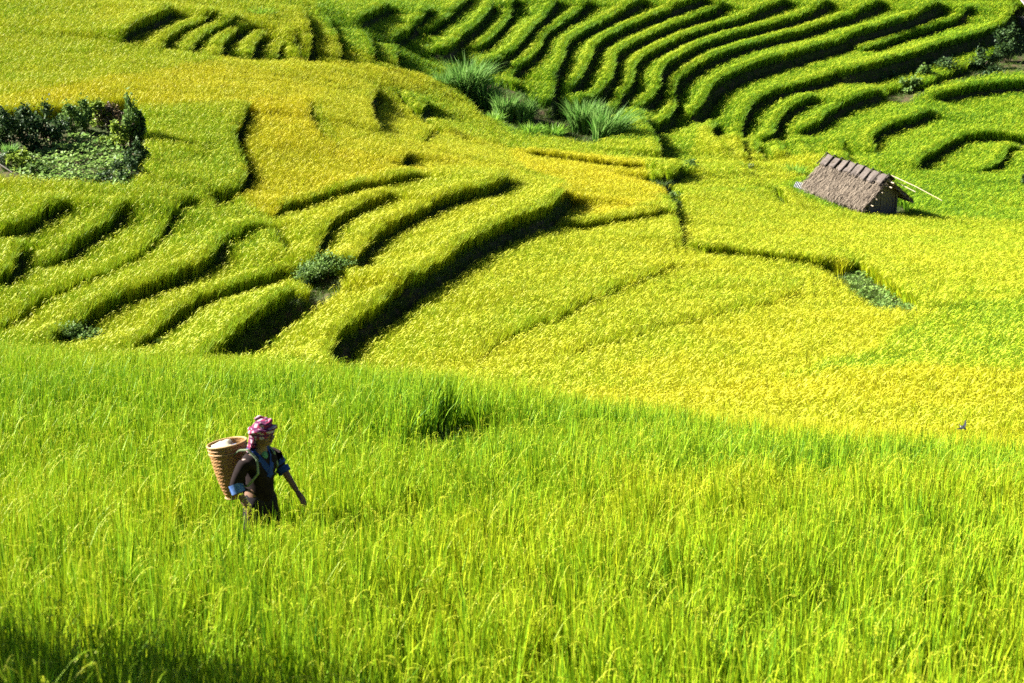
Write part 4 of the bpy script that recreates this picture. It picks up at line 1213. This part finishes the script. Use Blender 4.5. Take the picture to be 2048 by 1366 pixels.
RE = [
 ((935,196), 110, 92, 700, REED, 'biggest silvery tall grass clump at the upper end of the gully', (.2, 0)),
 ((885,180), 56, 46, 300, REED, 'small silvery grass clump left of the biggest one in the gully', (-.1, 0)),
 ((975,215), 70, 64, 420, REED, 'silvery tall grass clump just right of the biggest gully clump', (.3, -.1)),
 ((1008,236), 66, 62, 420, REED, 'grey green tall grass clump in the middle of the gully row', (.3, -.1)),
 ((1046,246), 58, 60, 360, REED, 'dark shaded tall grass clump at the right end of the gully row', (.2, 0)),
 ((985,250), 60, 34, 260, REED_B, 'low bright green grass below the middle of the gully row', (0, 0)),
 ((1060,272), 60, 34, 260, REED_B, 'low bright grass clump left of the large drooping clump', (0, 0)),
 ((1105,276), 60, 36, 260, REED_B, 'low bright grass clump next to the large drooping clump', (.1, 0)),
 ((1010,272), 36, 26, 160, REED, 'little pale grass tuft at the front of the gully', (0, 0)),
 ((1165,262), 90, 72, 620, REED, 'left half of the large drooping tall grass clump by the green tongue plot', (.1, 0)),
 ((1212,284), 100, 74, 620, REED, 'right half of the large drooping tall grass clump, leaning right', (.8, -.2)),
 ((520,42), 60, 34, 260, REED_B, 'bright green grass clump on the stepped plots near the top left', (.2, 0)),
 ((1588,362), 56, 44, 200, REED_B, 'spiky light green grass growing just left of the hut', (0, 0)),
 ((20,312), 40, 36, 220, REED, 'pale grass clump at the left edge below the dark hedge', (.2, 0)),
 ((1492,352), 26, 22, 90, REED, 'little silvery grass tuft on the plot edge left of the hut', (.1, 0)),
]
for k, (ft, w_, h_, n, mt, lab, ln) in enumerate(RE):
    reed_clump(ft, w_, h_, n, mt, lab, 300 + k, ln, width=.07)

# bean plants in the hollow and on the weedy strip: one built, the rest copied
r = random.Random(21)
bean_meshes = []
BEAN = leaf_mat('bean_leaf', (.09, .19, .03), (.30, .42, .10), .4, .12)
for v_ in range(4):
    b = MB(); c = MB()
    for k in range(34):
        a = r.uniform(0, 2 * PI); q = math.sqrt(r.random()) * .30
        leaf_quad(b, Vector((q * math.cos(a), q * math.sin(a), r.uniform(.12, .34))), .17, r, up=1.4)
    for k in range(4):
        a = r.uniform(0, 2 * PI); c.tube([(0, 0, -.05), (.1 * math.cos(a), .1 * math.sin(a), .15), (.18 * math.cos(a), .18 * math.sin(a), .28)], [.012, .009, .005], 4)
    bean_meshes.append((b.mesh('foliage', BEAN), c.mesh('stem', WOOD)))
def bean(loc, s_, v_, lab, grp):
    o = empty('bean_plant', loc, r.uniform(0, 6)); o.scale = (s_, s_, s_); tag(o, lab, 'bean plant', grp)
    for nm, me_ in zip(('foliage', 'stem'), bean_meshes[v_]): link(bpy.data.objects.new(nm, me_), o)
patch = land_poly([(20,330),(60,290),(100,250),(160,236),(235,245),(255,290),(258,350),(200,360),(80,358)], 30)
xa, ya = patch.min(0); xb, yb = patch.max(0)
row = 0; y = ya
while y < yb:
    x = xa + .2 * (row % 2); row += 1
    while x < xb:
        px_, py_ = x + r.uniform(-.1, .1), y + r.uniform(-.18, .18)
        if inside(patch, np.array([px_]), np.array([py_]))[0] and r.random() > .10:
            bean((px_, py_, ground_z(px_, py_)), r.uniform(.75, 1.2), r.randrange(4), 'low green bean plant in the rows of the patch inside the shrubs', 'bean plants in the hollow')
        x += .5
    y += .6
strip_p = land_poly(NO_RICE[2], 30)
xa, ya = strip_p.min(0); xb, yb = strip_p.max(0)
y = ya
while y < yb:
    x = xa
    while x < xb:
        px_, py_ = x + r.uniform(-.12, .12), y + r.uniform(-.15, .15)
        if inside(strip_p, np.array([px_]), np.array([py_]))[0] and r.random() > .22:
            bean((px_, py_, ground_z(px_, py_)), r.uniform(.5, .85), r.randrange(4), 'low grey green bean plant on the weedy strip below the hut', 'bean plants on the strip')
        x += .42
    y += .6

# ------------------------------------------------------------------ small things
q = hit([8], [338], -.5, 36.0)[0]
b = MB(); b.box((0, 0, 0), (1.0, .16, .03)); o = b.build('plank', simple_mat('pale_plank', (.55, .45, .36), (.72, .62, .52), 8, .8, .2, stretch=(1, 8, 8)))
o.location = (q[0], q[1], q[2] + .1); o.rotation_euler = (R(-25), R(28), R(-20)); tag(o, 'short pale wooden plank at the left edge beside the weeds', 'plank')
# swallow over the rice
bp_ = Vector(ray_point(1926, 855, 21.0)); bd_ = empty('bird', bp_, R(150)); tag(bd_, 'small dark bird with a pale belly flying low over the rice at right', 'bird')
bd_.scale = (.75, .75, .75); bd_.rotation_euler = (R(25), R(20), R(-40))
BDK = simple_mat('dark_feather', (.012, .014, .02), (.03, .035, .05), 20, .6); BLT = simple_mat('pale_feather', (.40, .45, .48), (.6, .64, .66), 20, .7)
b = MB(); rg = []
for x, w in ((-.055, .004), (-.04, .012), (-.01, .019), (.02, .018), (.038, .013), (.05, .012), (.062, .004)):
    rg.append([(x, w * math.cos(2*PI*k/10), w * .85 * math.sin(2*PI*k/10)) for k in range(10)])
b.rings(rg, cap0=True, cap1=True); b.build('body', BLT, bd_, True)
b = MB(); rg = []
for x, w in ((-.05, .006), (-.02, .018), (.02, .019), (.045, .014), (.06, .006)):
    rg.append([(x, w * math.cos(PI*k/6), .004 + w * .85 * math.sin(PI*k/6)) for k in range(7)])
b.rings(rg, close=False); b.build('mantle', BDK, bd_, True)
b = MB(); b.tube([(.06, 0, 0), (.072, 0, -.002)], [.004, .001], 5); b.build('beak', BDK, bd_)
for s_ in (-1, 1):
    b = MB(); t_ = [(.022, s_ * .012, .008), (-.02, s_ * .012, .008), (.018, s_ * .06, .03), (-.022, s_ * .06, .028), (-.035, s_ * .125, .045), (-.05, s_ * .12, .044)]
    b.add(t_ + [(x, y_, z - .003) for x, y_, z in t_], [(0, 2, 3, 1), (2, 4, 5, 3), (6, 7, 9, 8), (8, 9, 11, 10), (0, 6, 8, 2), (2, 8, 10, 4), (1, 3, 9, 7), (3, 5, 11, 9), (4, 10, 11, 5)]); b.build('wing', BDK, bd_)
    b = MB(); b.add([(-.05, 0, .003), (-.10, s_ * .022, .002), (-.075, s_ * .004, .002), (-.05, 0, 0), (-.10, s_ * .022, -.001), (-.075, s_ * .004, -.001)], [(0, 1, 2), (3, 5, 4), (0, 3, 4, 1), (1, 4, 5, 2)]); b.build('tail_feather', BDK, bd_)
# corner of a farmhouse roof at the top right
hp = Vector(ray_point(2078, 18, 143)); gzh = ground_z(hp.x, hp.y)
fh = empty('farmhouse', (hp.x, hp.y, gzh), R(25)); tag(fh, 'farmhouse roof corner just showing at the upper right corner', 'house')
b = MB(); zt = hp.z - gzh
RP_ = [(-2.2, -2.0), (2.6, -2.0)]
b.add([(-2.2, -2.0, zt - .3), (2.6, -2.0, zt - .3), (2.6, 1.2, zt + 1.9), (-2.2, 1.2, zt + 1.9), (-2.2, -2.0, zt - .42), (2.6, -2.0, zt - .42), (2.6, 1.2, zt + 1.78), (-2.2, 1.2, zt + 1.78)], [(0,1,2,3),(7,6,5,4),(0,4,5,1),(1,5,6,2),(2,6,7,3),(3,7,4,0)])
b.build('roof', simple_mat('pale_roof', (.42, .30, .25), (.55, .42, .36), 5, .8, .2, stretch=(6, 1, 1)), fh)
b = MB(); b.box((.3, .1, (zt - .6) / 2 - .5), (3.9, 2.6, zt + .4)); b.build('wall', PLANK, fh)

# trunk and crown added unseen past the left edge to shade the near corner
def unseen_tree(loc, th, cr, label, seed, n=2600, leaf=.16):
    r = random.Random(seed); o = empty('unseen_tree', loc); tag(o, label, 'unseen_tree')
    t = MB(); b = MB(); tips = []
    t.tube([(0, 0, -.3), (.05, .02, th * .5), (0, .05, th)], [.16, .12, .07], 8)
    for k in range(9):
        a = 2 * PI * k / 9 + r.uniform(-.3, .3); e = Vector((math.cos(a) * cr * r.uniform(.4, .8), math.sin(a) * cr * r.uniform(.4, .8), th + r.uniform(-.4, .8) * cr))
        t.tube([(0, .03, th * r.uniform(.6, .95)), tuple(e * .6 + Vector((0, 0, th * .35))), tuple(e)], [.06, .035, .012], 5); tips.append(e)
    t.build('trunk', WOOD, o)
    for k in range(n):
        c = r.choice(tips); d = Vector((r.gauss(0, 1), r.gauss(0, 1), r.gauss(0, 1))).normalized() * r.random() ** .4 * cr * .48
        leaf_quad(b, c + d, leaf, r)
    b.build('crown', G_DARK, o)
T_ = hit([45], [1285], 0)[0]; cpos = Vector(T_) + sdir * 6.3
unseen_tree((cpos.x, cpos.y, ground_z(cpos.x, cpos.y)), max(1.5, cpos.z - ground_z(cpos.x, cpos.y) - .2), 1.35, 'unseen leafy crown added beside the near corner of the field to shade it', 31, 1500)
